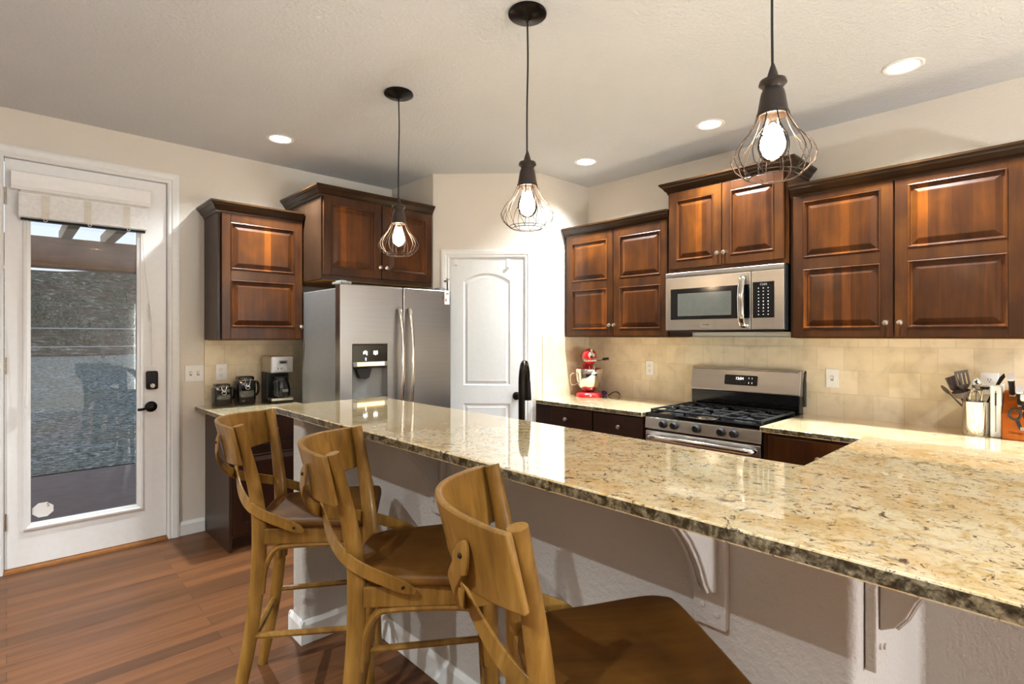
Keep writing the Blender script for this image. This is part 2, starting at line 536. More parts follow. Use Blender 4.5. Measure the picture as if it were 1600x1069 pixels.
cb = B()                         # ceiling with round holes for the recessed lights
def loop_edges(pts):
    vs = [cb.b.verts.new((x, y, H)) for x, y in pts]
    return [cb.b.edges.new((vs[i], vs[(i + 1) % len(vs)])) for i in range(len(vs))]
ed = loop_edges([(XL, YF), (XB + .12, YF), (XB + .12, YA + .12), (XL, YA + .12)])
for cx, cy in CANS + BACK_CANS:
    ed += loop_edges([(cx + .068 * math.cos(2 * PI * k / 32), cy + .068 * math.sin(2 * PI * k / 32)) for k in range(32)])
bmesh.ops.triangle_fill(cb.b, use_beauty=True, use_dissolve=False, edges=ed)
struct(cb.obj('ceiling', 'ceil'))

DX0, DX1, DZ = -.012, .806, 2.452       # opening of the outer door
w = B()
w.box(XL, DX0 - .02, YA, YA + .12, 0, H); w.box(DX1 + .02, PX, YA, YA + .12, 0, H); w.box(DX0 - .02, DX1 + .02, YA, YA + .12, DZ + .02, H)
struct(w.obj('wall_left', 'wall'))
struct(B().box(XB, XB + .12, YF, PY, 0, H).obj('wall_right', 'wall'))
struct(B().box(XL - .12, XL, YF, YA + .12, 0, H).obj('wall_far', 'wall'))
wbk = B(); wbk.box(XL, 1.85, YF - .12, YF, 0, H); wbk.box(3.65, XB, YF - .12, YF, 0, H); wbk.box(1.85, 3.65, YF - .12, YF, 0, .25); wbk.box(1.85, 3.65, YF - .12, YF, 2.05, H)
struct(wbk.obj('wall_back', 'wall'))
wf = B()
for x0, x1, z0, z1 in ((1.85, 1.91, .25, 2.05), (3.59, 3.65, .25, 2.05), (1.91, 3.59, .25, .31), (1.91, 3.59, 1.99, 2.05), (2.72, 2.78, .31, 1.99)): wf.box(x0, x1, YF - .09, YF - .03, z0, z1)
win = struct(wf.obj('window_1', 'white')); win['label'] = 'unseen white-framed window added in the wall behind the viewpoint'  # added out of view to go with the side fill light
B().box(1.91, 3.59, YF - .064, YF - .058, .31, 1.99).obj('window_pane', 'glass', win)
# pantry: return wall, 45 degree wall with the door opening, side wall
DLEN = (3.195 - PX) * math.sqrt(2)
pw = B()
pw.box(PX, PX + .1, 3.67, YA + .12, 0, H)
pw.box(3.195, XB + .12, PY, PY + .1, 0, H)
RD = Matrix.Translation((PX, 3.668, 0)) @ Matrix.Rotation(-PI / 4, 4, 'Z')
dg = B(); dg.box(0, .135, 0, .1, 0, H); dg.box(.757, DLEN, 0, .1, 0, H); dg.box(.135, .757, 0, .1, 2.052, H); dg.xform(RD)
me = bpy.data.meshes.new('t'); dg.b.to_mesh(me); pw.b.from_mesh(me); dg.b.free()
struct(pw.obj('wall_pantry', 'wall'))

# half wall under the bar: wing, main run, end return and the recessed run on the right
hw = B()
poly = [(.98, 2.42), (1.278, 2.42), (1.278, .315), (1.90, .315), (1.90, -.45), (2.02, -.45), (2.02, .45), (1.40, .45), (1.40, 2.545), (.98, 2.545)]
hw.prism(poly, 'z', 0, 1.036)
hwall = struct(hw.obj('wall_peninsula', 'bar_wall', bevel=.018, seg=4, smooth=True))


def baseboard(name, runs, h=.095, t=.014, mat='white'):
    bb = B()
    for (x0, y0), (x1, y1), (nx, ny) in runs:
        d = Vector((x1 - x0, y1 - y0, 0)); L = d.length; d.normalize(); n = Vector((nx, ny, 0)).normalized()
        prof = [(0, 0), (t, 0), (t, h - .022), (t * .6, h - .008), (t * .35, h), (0, h)]
        bb.loft([[Vector((x0, y0, 0)) + n * (a + .0005) + Vector((0, 0, z + .001)) for a, z in prof],
                 [Vector((x1, y1, 0)) + n * (a + .0005) + Vector((0, 0, z + .001)) for a, z in prof]])
    return struct(bb.obj(name, mat))


baseboard('baseboard_left', [((.868, YA), (1.036, YA), (0, -1)), ((XL, YA), (-.085, YA), (0, -1))])
baseboard('baseboard_peninsula', [((1.264, 2.42), (.966, 2.42), (0, -1)), ((.98, 2.406), (.98, 2.559), (-1, 0)), ((.966, 2.545), (1.40, 2.545), (0, 1)),
                                  ((1.278, 2.406), (1.278, .301), (-1, 0)), ((1.264, .315), (1.886, .315), (0, -1)), ((1.90, .301), (1.90, -.45), (-1, 0))], .105)
baseboard('baseboard_far', [((XL, YF), (XL, YA), (1, 0))])

# tile backsplashes
struct(B().box(XB - .010, XB, -1.4, PY, .80, 1.392).obj('backsplash_right', 'tile_b'))
struct(B().box(1.034, 2.30, YA - .010, YA, .80, 1.375).obj('backsplash_left', 'tile_a'))
struct(B().box(3.21, XB - .01, PY - .010, PY, .80, 1.40).obj('backsplash_pantry', 'tile_a'))


# ------------------------------------------------------------------ outer door
def casing(name, x0, x1, ztop, wd, depth, parent=None, rot=None, right_in=0):
    """door casing: two legs and a head, stepped profile, front at -y"""
    c = B()
    prof = [(0, 0), (0, depth * .55), (wd * .12, depth * .75), (wd * .3, depth * .62), (wd * .42, depth * .9), (wd * .8, depth), (wd, depth * .9), (wd, 0)]
    # offset o measured from the opening outwards
    def path(o, y): return [(x0 - o, y, 0.001), (x0 - o, y, ztop + o), (x1 + o, y, ztop + o), (x1 + o, y, 0.001)]
    rows = [path(o, -y) for o, y in prof]
    L = [[c.b.verts.new(p) for p in r] for r in rows]
    n = len(L)
    for i in range(n):
        a, d = L[i], L[(i + 1) % n]
        for k in range(3): c.b.faces.new((a[k], a[k + 1], d[k + 1], d[k]))
    c.b.faces.new([r[0] for r in L]); c.b.faces.new([r[3] for r in reversed(L)])
    if rot is not None: c.xform(rot)
    return struct(c.obj(name, 'white'))


casing('trim_1', DX0 - .002, DX1 + .002, DZ, .066, .024, rot=Matrix.Translation((0, YA - .0005, 0)))
jb = B(); jb.box(DX0 - .018, DX0, YA + .0, YA + .118, 0, DZ + .018); jb.box(DX1, DX1 + .018, YA, YA + .118, 0, DZ + .018); jb.box(DX0, DX1, YA, YA + .118, DZ, DZ + .018)
struct(jb.obj('trim_2', 'white'))
struct(B().prism([(YA - .022, 0.001), (YA - .018, .014), (YA + .02, .022), (YA + .118, .022), (YA + .118, .001)], 'x', DX0, DX1).obj('trim_3', 'oak'))

door = bpy.data.objects.new('door_1', None); COL.objects.link(door); door.location = (0, YA + .012, .024)
door['label'] = 'white glazed outer door with a raised white blind'; door['category'] = 'door'; struct(door)
GX0, GX1, GZ0, GZ1 = .106, .634, .245, 2.20
def plate_hole(bm, x0, x1, z0, z1, hx0, hx1, hz0, hz1, y0, y1):
    for yy in (y0, y1):
        o = [bm.b.verts.new(p) for p in ((x0, yy, z0), (x1, yy, z0), (x1, yy, z1), (x0, yy, z1))]
        i = [bm.b.verts.new(p) for p in ((hx0, yy, hz0), (hx1, yy, hz0), (hx1, yy, hz1), (hx0, yy, hz1))]
        for k in range(4): bm.b.faces.new((o[k], o[(k + 1) % 4], i[(k + 1) % 4], i[k]))
        if yy == y0: O, I = o, i
    for k in range(4):
        j = (k + 1) % 4
        bm.b.faces.new((O[k], O[j], o[j], o[k])); bm.b.faces.new((I[k], I[j], i[j], i[k]))
    return bm
plate_hole(B(), -.009, .803, 0, DZ - .028, GX0 - .005, GX1 + .005, GZ0 - .005, GZ1 + .005, 0, .044).obj('door_slab', 'ext_white', door)
lf = B()
lf.rings([(GX0 - .036, GX1 + .036, GZ0 - .036, GZ1 + .036, -.0005), (GX0 - .033, GX1 + .033, GZ0 - .033, GZ1 + .033, -.012), (GX0 - .022, GX1 + .022, GZ0 - .022, GZ1 + .022, -.014),
          (GX0 - .014, GX1 + .014, GZ0 - .014, GZ1 + .014, -.008), (GX0, GX1, GZ0, GZ1, -.004), (GX0 - .0, GX1 + .0, GZ0, GZ1, .02)], fill=False)
lf.obj('glazing_bead', 'ext_white', door)
B().box(GX0 - .004, GX1 + .004, .018, .024, GZ0 - .004, GZ1 + .004).obj('glass_pane', 'glass', door)
for hz in (.28, 1.2, 2.2):
    hg = B(); hg.box(-.0115, -.0095, -.012, .0, hz - .05, hz + .05)
    for k in range(3): hg.lathe([(.006, hz - .05 + k * .034), (.006, hz - .05 + k * .034 + .032)], c=(-.006, -.009, 0), n=10)
    hg.obj('hinge', 'knob', door)
# keypad deadbolt and lever
kd = B(); kd.loft([[(x, y, z) for x, z in rrect(.718 - .034, .718 + .034, 1.076 - .062, 1.076 + .062, .012)] for y in (-.0005, -.022)])
kp = kd.obj('deadbolt', 'bronze', door, bevel=.003)
tb = B(); tb.lathe([(.013, 0), (.016, -.006), (.014, -.014)], 'y', (.718, -.0225, 1.04), 16); tb.box(.714, .722, -.046, -.036, 1.026, 1.054)
tb.obj('thumb_turn', 'knob', kp, smooth=True)
lv = B(); lv.lathe([(.034, -.0005), (.036, -.006), (.03, -.012), (.014, -.016), (.012, -.05)], 'y', (.714, 0, .896), 24)
lv.sweep([(.716, -.048, .896), (.69, -.05, .894), (.66, -.05, .886), (.632, -.046, .884)], [(a, c) for a, c in ellipse(.009, .006)], (0, 0, 1))
lv.obj('door_lever', 'bronze', door, smooth=True)
st = B(); oc = [(.162 + .053 * math.cos(PI / 8 + PI / 4 * k), .313 + .047 * math.sin(PI / 8 + PI / 4 * k)) for k in range(8)]
st.prism(oc, 'y', .0165, .0178); skr = st.obj('security_sticker', 'white_plastic', door)
B().text('S', .032, Matrix.Translation((.186, .0163, .338)) @ Matrix.Rotation(PI / 2, 4, 'X'), .0003).obj('sticker_mark', 'black_matte', skr)

# roman blind rolled up at the top of the outer door
bl = thing('roller_blind', 'white slatted bamboo blind pulled up at the top of the glazed outer door', 'blind', (0, YA + .012, 2.05))
vb = B()
vp = [(-.0005, .215), (-.0005, .318), (-.072, .318), (-.078, .312), (-.07, .285), (-.064, .265), (-.064, .235), (-.058, .228), (-.05, .215)]
vb.prism(vp, 'x', .018, .702); vb.obj('valance', 'blindwood', bl, bevel=.002)
B().box(.06, .676, -.044, -.03, .170, .214).obj('head_rail', 'cordm', bl)
for k in range(7):
    sb = B(); z0 = .05 + .002 * k
    sb.box(.052, .682, -.032 - .0052 * k - .004, -.032 - .0052 * k, z0, .196)
    o = sb.obj('slat_fold', 'bamboo', bl)
fr = B()
for z in [.056 + i * .0062 for i in range(22)]: fr.box(.051, .683, -.0735, -.068, z, z + .0052)
fr.obj('bamboo_front', 'bamboo', bl)
for x in (.17, .37, .57):
    B().box(x - .018, x + .018, -.075, -.0738, .052, .192).obj('woven_tape', 'cordm', bl)
br_ = B(); br_.box(.06, .672, -.066, -.03, .035, .048); br_.obj('bottom_rail', 'bronze', bl)
for x in (.17, .38, .58): B().tube([(x + .008 * math.cos(t), -.071, .044 + .008 * math.sin(t)) for t in [2 * PI * k / 12 for k in range(12)]], .002, 6, True).obj('cord_ring', 'white_plastic', bl)
B().tube(spline([(.655, -.072, .2), (.664, -.05, -.1), (.706, -.03, -.5), (.712, -.024, -.62), (.715, -.02, -.85)]), .0016, 6).obj('pull_cord', 'cordm', bl)
cl_ = B(); cl_.tube(spline([(.70, -.012, -.43), (.708, -.02, -.46), (.703, -.022, -.49), (.709, -.018, -.52), (.705, -.012, -.55)], 5), .005, 6); cl_.obj('cord_cleat', 'bamboo', bl, smooth=True)
B().tube(spline([(.086, -.072, .2), (.087, -.045, -.3), (.086, -.03, -1.02)]), .0014, 6).obj('lift_cord', 'cordm', bl)
tz = B(); tz.lathe([(.003, -1.0), (.006, -1.015), (.009, -1.05), (.009, -1.075), (.003, -1.08)], c=(.086, -.028, 0), n=10); tz.box(.078, .094, -.036, -.02, -1.115, -1.085)
tz.obj('cord_tassel', 'white_plastic', bl)

# ------------------------------------------------------------------ outside
HILL = 5.25
struct(B().box(-6, 12, YA + .12, 8.3, -.30, -.10).obj('ground_patio', 'patio'))
lw = B(); nx, ny = 24, 40
gv = [[lw.b.verts.new((-10 + 34 * i / nx, 7.55 + .12 * i / nx * 2 + (21 - 7.5) * j / ny, -.09 + .95 * (j / ny) ** 1.1 + random.uniform(-.02, .02) * (j > 0))) for j in range(ny + 1)] for i in range(nx + 1)]
for i in range(nx):
    for j in range(ny): lw.b.faces.new((gv[i][j], gv[i + 1][j], gv[i + 1][j + 1], gv[i][j + 1]))
struct(lw.obj('ground_lawn', 'lawn', smooth=True, angle=80))
hl = B(); nx, ny = 30, 24
gv = [[hl.b.verts.new((-25 + 70 * i / nx, 20.5 + 30 * j / ny, .84 + HILL * (j / ny) ** .9 + random.uniform(-.25, .25) * (j > 0))) for j in range(ny + 1)] for i in range(nx + 1)]
for i in range(nx):
    for j in range(ny): hl.b.faces.new((gv[i][j], gv[i + 1][j], gv[i + 1][j + 1], gv[i][j + 1]))
struct(hl.obj('ground_hillside', 'hill', smooth=True, angle=80))
struct(B().box(-5, 9, 7.0, 7.2, 2.085, 2.385).obj('beam_porch', 'beam', bevel=.008))
for k, x in enumerate((-.30, .05, .40, .75, 1.10, 1.45)):
    o = B().box(x, x + .085, YA + .14, 7.4, 2.386, 2.50).obj('porch_rafter', 'rafter')
    tag(o, 'pale wooden rafter over the patio outside the door', 'rafter', 'porch rafters'); struct(o)


def shrub(loc, r, h, seed):
    rd = random.Random(seed); s_ = B()
    for k in range(420):
        a = rd.uniform(0, 2 * PI); e = rd.random() ** .5; z = rd.uniform(.05, 1)
        rad = r * (1 - (2 * z - .9) ** 2 * .6) * e
        p = Vector((rad * math.cos(a), rad * math.sin(a), h * z)); q = rd.uniform(.04, .13) * r
        d1 = Vector((rd.uniform(-1, 1), rd.uniform(-1, 1), rd.uniform(-1, 1))).normalized() * q
        d2 = d1.orthogonal().normalized() * q * .6
        vs = [s_.b.verts.new(p + x) for x in (d1, d2, -d1, -d2)]; s_.b.faces.new(vs)
    for k in range(4):
        a = rd.uniform(0, 2 * PI)
        s_.tube([(0, 0, -.1), (r * .3 * math.cos(a), r * .3 * math.sin(a), h * .5), (r * .7 * math.cos(a), r * .7 * math.sin(a), h * .8)], .008, 4)
    o = s_.obj('brush_shrub', 'leaf', loc=loc)
    return tag(o, 'grey-green brush growing on the hillside behind the wire fence', 'shrub', 'brush on the hillside outside')


sid = 0
for row, (yy, n, x0, x1) in enumerate(((21.2, 10, -1.5, 8.5), (24.0, 11, -2, 10), (27.5, 11, -3, 12))):
    for k in range(n):
        sid += 1
        x = x0 + (x1 - x0) * (k + random.uniform(.2, .8)) / n
        zz = .84 + HILL * ((yy - 20.5) / 30) ** .9
        shrub((x, yy + random.uniform(-.5, .5), zz - .1), random.uniform(.42, .55), random.uniform(.7, 1.2), sid)
fn = thing('wire_fence', 'two-strand wire fence with thin posts at the edge of the frosty lawn', 'fence', (0, 19.6, .75))
for x in (-3, 2.05, 7): B().box(x - .04, x + .04, -.04, .04, -.1, 1.0).obj('post', 'post', fn)
for z in (.36, .88): B().tube([(-8, -.045, z), (2, -.045, z - .02), (12, -.045, z)], .016, 6).obj('wire', 'wire', fn)
rk = B().sphere((0, 0, .16), .5, 1.0, .6, .42, 8)
for v_ in rk.b.verts: v_.co += Vector((random.uniform(-.04, .04), random.uniform(-.04, .04), random.uniform(-.03, .03)))
tag(rk.obj('rock', 'rock', loc=(3.35, 19.0, .72)), 'flat grey boulder lying at the far edge of the lawn', 'rock')

# ------------------------------------------------------------------ pantry door on the diagonal wall
pd = bpy.data.objects.new('door_2', None); COL.objects.link(pd)
pd.location = (PX, 3.668, .008); pd.rotation_euler = (0, 0, -PI / 4)
pd['label'] = 'white two-panel pantry door with an arched upper panel'; pd['category'] = 'door'; struct(pd)
PD0, PD1, PDZ = .147, .745, 2.03


def arch_panel(bm, x0, x1, z0, z1, rise, y, prof):
    n = 14 if rise else 1
    def outline(o):
        a, c, lo, hi = x0 + o, x1 - o, z0 + o, z1 - o
        p = [(a, lo), (c, lo)]
        if not rise: return p + [(c, hi), (a, hi)]
        for k in range(n + 1):
            t = k / n; x = c + (a - c) * t
            p.append((x, hi + rise * math.sin(PI * t) ** .8))
        return p
    L = [[bm.b.verts.new((a, y + d, c)) for a, c in outline(o)] for o, d in prof]
    for p, q in zip(L, L[1:]):
        for i in range(len(p)):
            j = (i + 1) % len(p); bm.b.faces.new((p[i], p[j], q[j], q[i]))
    bm.b.faces.new(L[-1])
    return L[0]


ds = B(); prof = [(0, 0), (.012, .007), (.022, .007), (.034, .001), (.046, .0015)]
Y0 = -.004
up = arch_panel(ds, .252, .637, .985, 1.845, .065, Y0, prof)
lo = arch_panel(ds, .252, .637, .19, .835, 0, Y0, prof)
# face of the slab around the two panels, then its back and edges
o4 = [ds.b.verts.new(p) for p in ((PD0, Y0, 0), (PD1, Y0, 0), (PD1, Y0, PDZ), (PD0, Y0, PDZ))]
ee = []
for lp in (o4, up, lo):
    for i in range(len(lp)):
        e_ = ds.b.edges.get((lp[i], lp[(i + 1) % len(lp)])) or ds.b.edges.new((lp[i], lp[(i + 1) % len(lp)])); ee.append(e_)
bmesh.ops.triangle_fill(ds.b, use_beauty=True, edges=ee, normal=(0, -1, 0))
bk = [ds.b.verts.new((v_.co.x, .034, v_.co.z)) for v_ in o4]
for i in range(4): ds.b.faces.new((o4[i], o4[(i + 1) % 4], bk[(i + 1) % 4], bk[i]))
ds.b.faces.new(bk)
ds.obj('door_slab', 'door_white', pd)
kb = B(); kb.lathe([(.03, 0), (.032, -.005), (.012, -.01), (.011, -.034), (.024, -.042), (.03, -.056), (.024, -.068), (.004, -.072)], 'y', (.69, Y0 - .0005, .90), 24)
kb.obj('door_knob', 'bronze', pd, smooth=True)
casing('trim_4', PD0 - .012, PD1 + .012, 2.046, .066, .02, rot=RD)
pj = B(); pj.box(PD0 - .011, PD0 - .002, -.001, .1, 0, 2.05); pj.box(PD1 + .002, PD1 + .011, -.001, .1, 0, 2.05); pj.box(PD0 - .002, PD1 + .002, -.001, .1, 2.041, 2.05); pj.xform(RD)
struct(pj.obj('trim_5', 'white'))
struct(B().box(.14, .75, .06, .07, 0, 2.04).xform(RD).obj('wall_pantry_back', 'wall'))
for u, ln, lab in ((.19, .055, 'left'), (.62, .075, 'right')):
    hk = B(); hk.box(u - .011, u + .011, -.0075, -.0045, 2.04 - ln, 2.0385); hk.box(u - .011, u + .011, -.018, -.0045, 2.036 - ln, 2.041 - ln); hk.box(u - .011, u + .011, -.018, -.0155, 2.036 - ln, 2.06 - ln)
    hk.xform(RD); o = hk.obj('door_hook', 'white_plastic')
    tag(o, f'small white over-door hook at the top {lab} of the pantry door', 'hook', 'hooks over the pantry door')
# latch and tag hanging by the pantry door casing, above the fridge
lt = thing('hanging_tag', 'white paper tag on a short black strap at the top right corner of the fridge', 'tag', (2.484, 3.372, 1.655), 0)
lb_ = B(); lb_.tube([(-.03, 0, .183), (.012, 0, .178), (.03, .0, .19)], .0045, 8); lb_.box(.0, .014, -.005, .03, .165, .19); lb_.obj('latch_bar', 'knob', lt)
B().box(.002, .012, -.0045, .0, .098, .172).obj('strap', 'darkcord', lt)
tg = B().box(-.018, .028, -.003, .003, -.01, .10).obj('card', 'tag', lt)
B().box(-.012, .0, -.0042, -.0032, .014, .032).obj('red_print', 'tagred', tg)
B().box(-.006, .02, -.0042, -.0032, .066, .078).obj('grey_print', 'grey_plastic', tg)


# ------------------------------------------------------------------ cabinets
def knob_bm(x, y, z, bm=None):
    bm = bm or B()
    bm.lathe([(.006, 0), (.005, -.012), (.012, -.016), (.0155, -.022), (.014, -.028), (.007, -.031)], 'y', (x, y, z), 18)
    return bm


def cab_door(root, x0, x1, z0, z1, y, splits, knob=None, stile=.056, frame_mat='cab', panel_mat='cab_panel', name='door', t=.02):
    """frame with raised panels; splits: list of (z_lo, z_hi) for each panel"""
    fb = B()
    fb.box(x0, x0 + stile, y - t, y, z0, z1); fb.box(x1 - stile, x1, y - t, y, z0, z1)
    zs = [z0] + [v for s_ in splits for v in s_] + [z1]
    for a, c in zip(zs[0::2], zs[1::2]): fb.box(x0 + stile, x1 - stile, y - t, y, a, c)
    d = fb.obj(name, frame_mat, root, bevel=.0022)
    for a, c in splits:
        p = B(); X0, X1 = x0 + stile, x1 - stile; f = y - t
        def r(o, dy): return (X0 + o, X1 - o, a + o, c - o, f + dy)
        p.rings([r(0, -.0012), r(.005, -.0035), (X0 + .009, X1 - .009, a + .009, c - .009, f - .002), r(.013, .008), r(.018, .0095), r(.022, .0085), r(.046, .0005), r(.05, .0)])
        p.obj('raised_panel', panel_mat, d)
    if knob: knob_bm(knob[0], y - t, knob[1]).obj('knob', 'knob', d, smooth=True)
    return d


def crown(root, w_, d, z, left, right, mat='crown', hgt=.062, out=.052):
    cbm = B()
    prof = [(0, -.012), (.006, -.012), (.008, 0), (.014, .008), (.018, .010), (.034, .034), (.042, .040), (.046, .048), (out, .050), (out, hgt)]
    prof = [(o * out / .052, h_ * hgt / .062) for o, h_ in prof]
    loops = []
    for o, h_ in prof:
        loops.append([(-o * left - .0005, -o - .0005, z + h_), (w_ + o * right + .0005, -o - .0005, z + h_), (w_ + o * right + .0005, d, z + h_), (-o * left - .0005, d, z + h_)])
    cbm.loft(loops, True, True)
    return cbm.obj('crown_molding', mat, root)


def upper(label, loc, rotz, w_, d, z0, z1, doors, crownLR, group='upper cabinets', recess=True, side='cab_side'):
    root = thing('wall_cabinet', label, 'cabinet', (loc[0], loc[1], z0), rotz, group)
    h = z1 - z0
    bx = B(); bx.box(0, w_, .0195, d, 0.0, h); bx.box(0, .016, .0, .0195, 0, h); bx.box(w_ - .016, w_, 0, .0195, 0, h)
    bx.box(.016, w_ - .016, 0, .0195, h - .03, h); bx.box(.016, w_ - .016, 0, .0195, 0, .03)
    bx.obj('carcass', side, root)
    B().box(.018, w_ - .018, .02, d - .005, -.004, -.0005).obj('underside', 'under', root)
    for dd in doors: cab_door(root, *dd)
    crown(root, w_, d, h, *crownLR)
    return root


hL = 2.25 - 1.39
upper('dark cherry wall cabinet with one two-panel door above the coffee maker', (1.034, 3.99), 0, .574, YA - .0005 - 3.99, 1.372, 2.25,
      [(.022, .568, .006, .870, 0, [(.088, .412), (.482, .805)], (.552, .095))], (1, 0), side='cab_side')
upper('dark cherry wall cabinet with two single-panel doors above the fridge', (1.617, 3.68), 0, .944, YA - .0005 - 3.68, 1.805, 2.405,
      [(.012, .468, .03, .590, 0, [(.092, .535)], (.445, .115)), (.476, .932, .03, .590, 0, [(.092, .535)], (.499, .115))], (1, 0), side='cab_side')
upper('dark cherry wall cabinet left of the microwave above the red mixer', (3.49, 3.03), -PI / 2, 1.0, XB - .0005 - 3.49, 1.392, 2.25,
      [(.034, .512, .006, .85, 0, [(.062, .388), (.458, .782)], (.492, .092)), (.518, .990, .006, .85, 0, [(.062, .388), (.458, .782)], (.538, .092))], (0, 0), side='cab_dark')
upper('dark cherry wall cabinet mounted directly over the microwave', (3.465, 2.025), -PI / 2, .81, XB - .0005 - 3.465, 1.845, 2.425,
      [(.014, .398, .028, .570, 0, [(.085, .510)], (.378, .105)), (.404, .790, .028, .570, 0, [(.085, .510)], (.424, .105))], (1, 1), side='cab')
upper('wide dark cherry wall cabinet right of the microwave above the utensil crock', (3.49, 1.208), -PI / 2, 1.09, XB - .0005 - 3.49, 1.388, 2.25,
      [(.018, .522, .006, .852, 0, [(.056, .410), (.478, .815)], (.492, .082)), (.530, 1.034, .006, .852, 0, [(.056, .410), (.478, .815)], (.556, .082))], (0, 0), side='cab')


def base_unit(label, loc, rotz, w_, d, h, drawers, doors, side='cab_dark', toe=.09, frontmat='cab_dark', lowside=None, stile_ext=0):
    root = thing('base_cabinet', label, 'cabinet', (*loc, 0), rotz, 'base cabinets')
    bx = B(); bx.box(0, w_, 0, d, toe, h); bx.box(0, w_, .06, d, 0.001, toe)
    if lowside: bx.box(0, .018, 0, .06, .001, toe)
    bx.obj('carcass', side, root)
    for x0, x1, z0, z1, kx in drawers:
        f = B(); f.box(x0, x1, -.02, -.0005, z0, z1)
        dr = f.obj('drawer', frontmat, root, bevel=.003)
        knob_bm(kx, -.02, (z0 + z1) / 2).obj('knob', 'knob', dr, smooth=True)
    for x0, x1, z0, z1, kx in doors:
        cab_door(root, x0, x1, z0, z1, -.0005, [(z0 + .06, z1 - .06)], (kx, z1 - .07), frame_mat=frontmat, panel_mat=frontmat)
    return root


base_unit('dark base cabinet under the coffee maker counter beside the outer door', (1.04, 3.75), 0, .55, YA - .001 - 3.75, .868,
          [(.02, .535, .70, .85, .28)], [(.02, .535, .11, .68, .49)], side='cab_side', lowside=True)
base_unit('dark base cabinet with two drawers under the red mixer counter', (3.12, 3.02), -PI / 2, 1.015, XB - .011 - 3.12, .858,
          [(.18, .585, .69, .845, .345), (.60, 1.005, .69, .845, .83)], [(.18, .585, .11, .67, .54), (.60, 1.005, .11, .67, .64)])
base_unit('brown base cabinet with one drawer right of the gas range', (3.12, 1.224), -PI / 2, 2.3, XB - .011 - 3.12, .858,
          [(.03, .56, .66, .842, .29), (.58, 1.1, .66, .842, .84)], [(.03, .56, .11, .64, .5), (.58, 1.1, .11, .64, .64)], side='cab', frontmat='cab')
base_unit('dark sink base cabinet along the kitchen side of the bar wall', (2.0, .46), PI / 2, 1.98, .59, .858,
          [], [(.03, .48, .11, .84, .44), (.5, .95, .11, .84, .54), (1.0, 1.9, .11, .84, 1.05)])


# ------------------------------------------------------------------ counters
def slab(name, poly, z0, z1, label, bev=.004):
    root = thing(name, label, 'countertop', (poly[0][0], poly[0][1], z0))
    ox, oy = poly[0]; pl = [(a - ox, c - oy) for a, c in poly]
    top = B(); t = z1 - z0
    top.prism(pl, 'z', .0, t); o = top.obj('slab', ['granite', 'granite_edge_shaded'], root)
    for p in o.data.polygons:
        p.material_index = 0 if abs(p.normal.z) > .5 else 1
    md = o.modifiers.new('bevel', 'BEVEL'); md.width = bev; md.segments = 2; md.limit_method = 'ANGLE'; md.angle_limit = .6; md.material = 0
    return root


slab('raised_worktop', [(.915, -.95), (2.08, -.95), (2.08, .487), (1.49, .487), (1.49, 2.625), (.955, 2.625), (.915, 2.585)], 1.037, 1.067, 'long raised granite bar top over the half wall, stools pulled up to it')
slab('worktop', [(.99, 3.715), (1.595, 3.715), (1.595, YA - .0105), (.975, YA - .0105)], .869, .90, 'granite worktop under the coffee maker and black canisters')
slab('worktop', [(3.085, 2.003), (XB - .0105, 2.003), (XB - .0105, PY - .0105), (3.15, PY - .0105), (3.085, PY - .05)], .859, .89, 'granite worktop carrying the red mixer left of the range')
slab('worktop', [(3.085, -1.1), (XB - .0105, -1.1), (XB - .0105, 1.233), (3.085, 1.233)], .859, .89, 'granite worktop carrying the knife block right of the range')
slab('worktop', [(1.403, .455), (2.0, .455), (2.0, 2.44), (1.403, 2.44)], .859, .89, 'low granite sink worktop behind the raised bar')

# ------------------------------------------------------------------ corbels
def corbel(loc, rotz, label):
    """projects towards -y, plate on y=0"""
    r = thing('corbel', label, 'bracket', loc, rotz, 'white corbels under the bar')
    p = B(); p.box(-.042, .042, -.022, -.0005, -.35, 0); p.obj('back_plate', 'bar_wall', r, bevel=.004)
    a = [(-.023, -.002), (-.235, -.002), (-.235, -.022), (-.215, -.034), (-.19, -.055), (-.14, -.105), (-.107, -.15), (-.086, -.185), (-.07, -.222), (-.05, -.25), (-.023, -.265)]
    q = B(); q.prism(a, 'x', -.022, .022); q.obj('scroll_bracket', 'bar_wall', r, bevel=.003)
    rb = B(); e = a[2:10]
    for x in (-.010, .010): rb.tube([(x, y - .002, z - .002) for y, z in e], .005, 6)
    rb.obj('rib', 'bar_wall', r)
    for x, z in ((-.016, -.30), (.022, -.315)):
        B().lathe([(.007, 0), (.006, -.004), (.002, -.005)], 'y', (x, -.0225, z), 12).obj('screw_cap', 'bar_wall', r, smooth=True)
    return r


c1 = corbel((1.277, 1.775, 1.036), -PI / 2, 'white scroll corbel under the bar between the middle and nearest stools')
copy_tree(c1, (1.277, .624, 1.036), -PI / 2, 'white scroll corbel under the bar just beyond the nearest stool seat')
copy_tree(c1, (1.374, .3140, 1.036), 0, 'white scroll corbel on the bright end face of the half wall')

# ------------------------------------------------------------------ refrigerator
FX0, FX1, FY = 1.615, 2.533, 3.38
fg = thing('refrigerator', 'stainless steel french-door refrigerator with water dispenser under the wall cabinet', 'refrigerator', (FX0, FY, 0))
FW = FX1 - FX0
fb = B(); fb.box(.004, FW - .004, .075, .64, .02, 1.725); fb.box(.03, FW - .03, .09, .6, .001, .02); fb.obj('body', 'steel_side', fg, bevel=.006)
hx = FW * .53
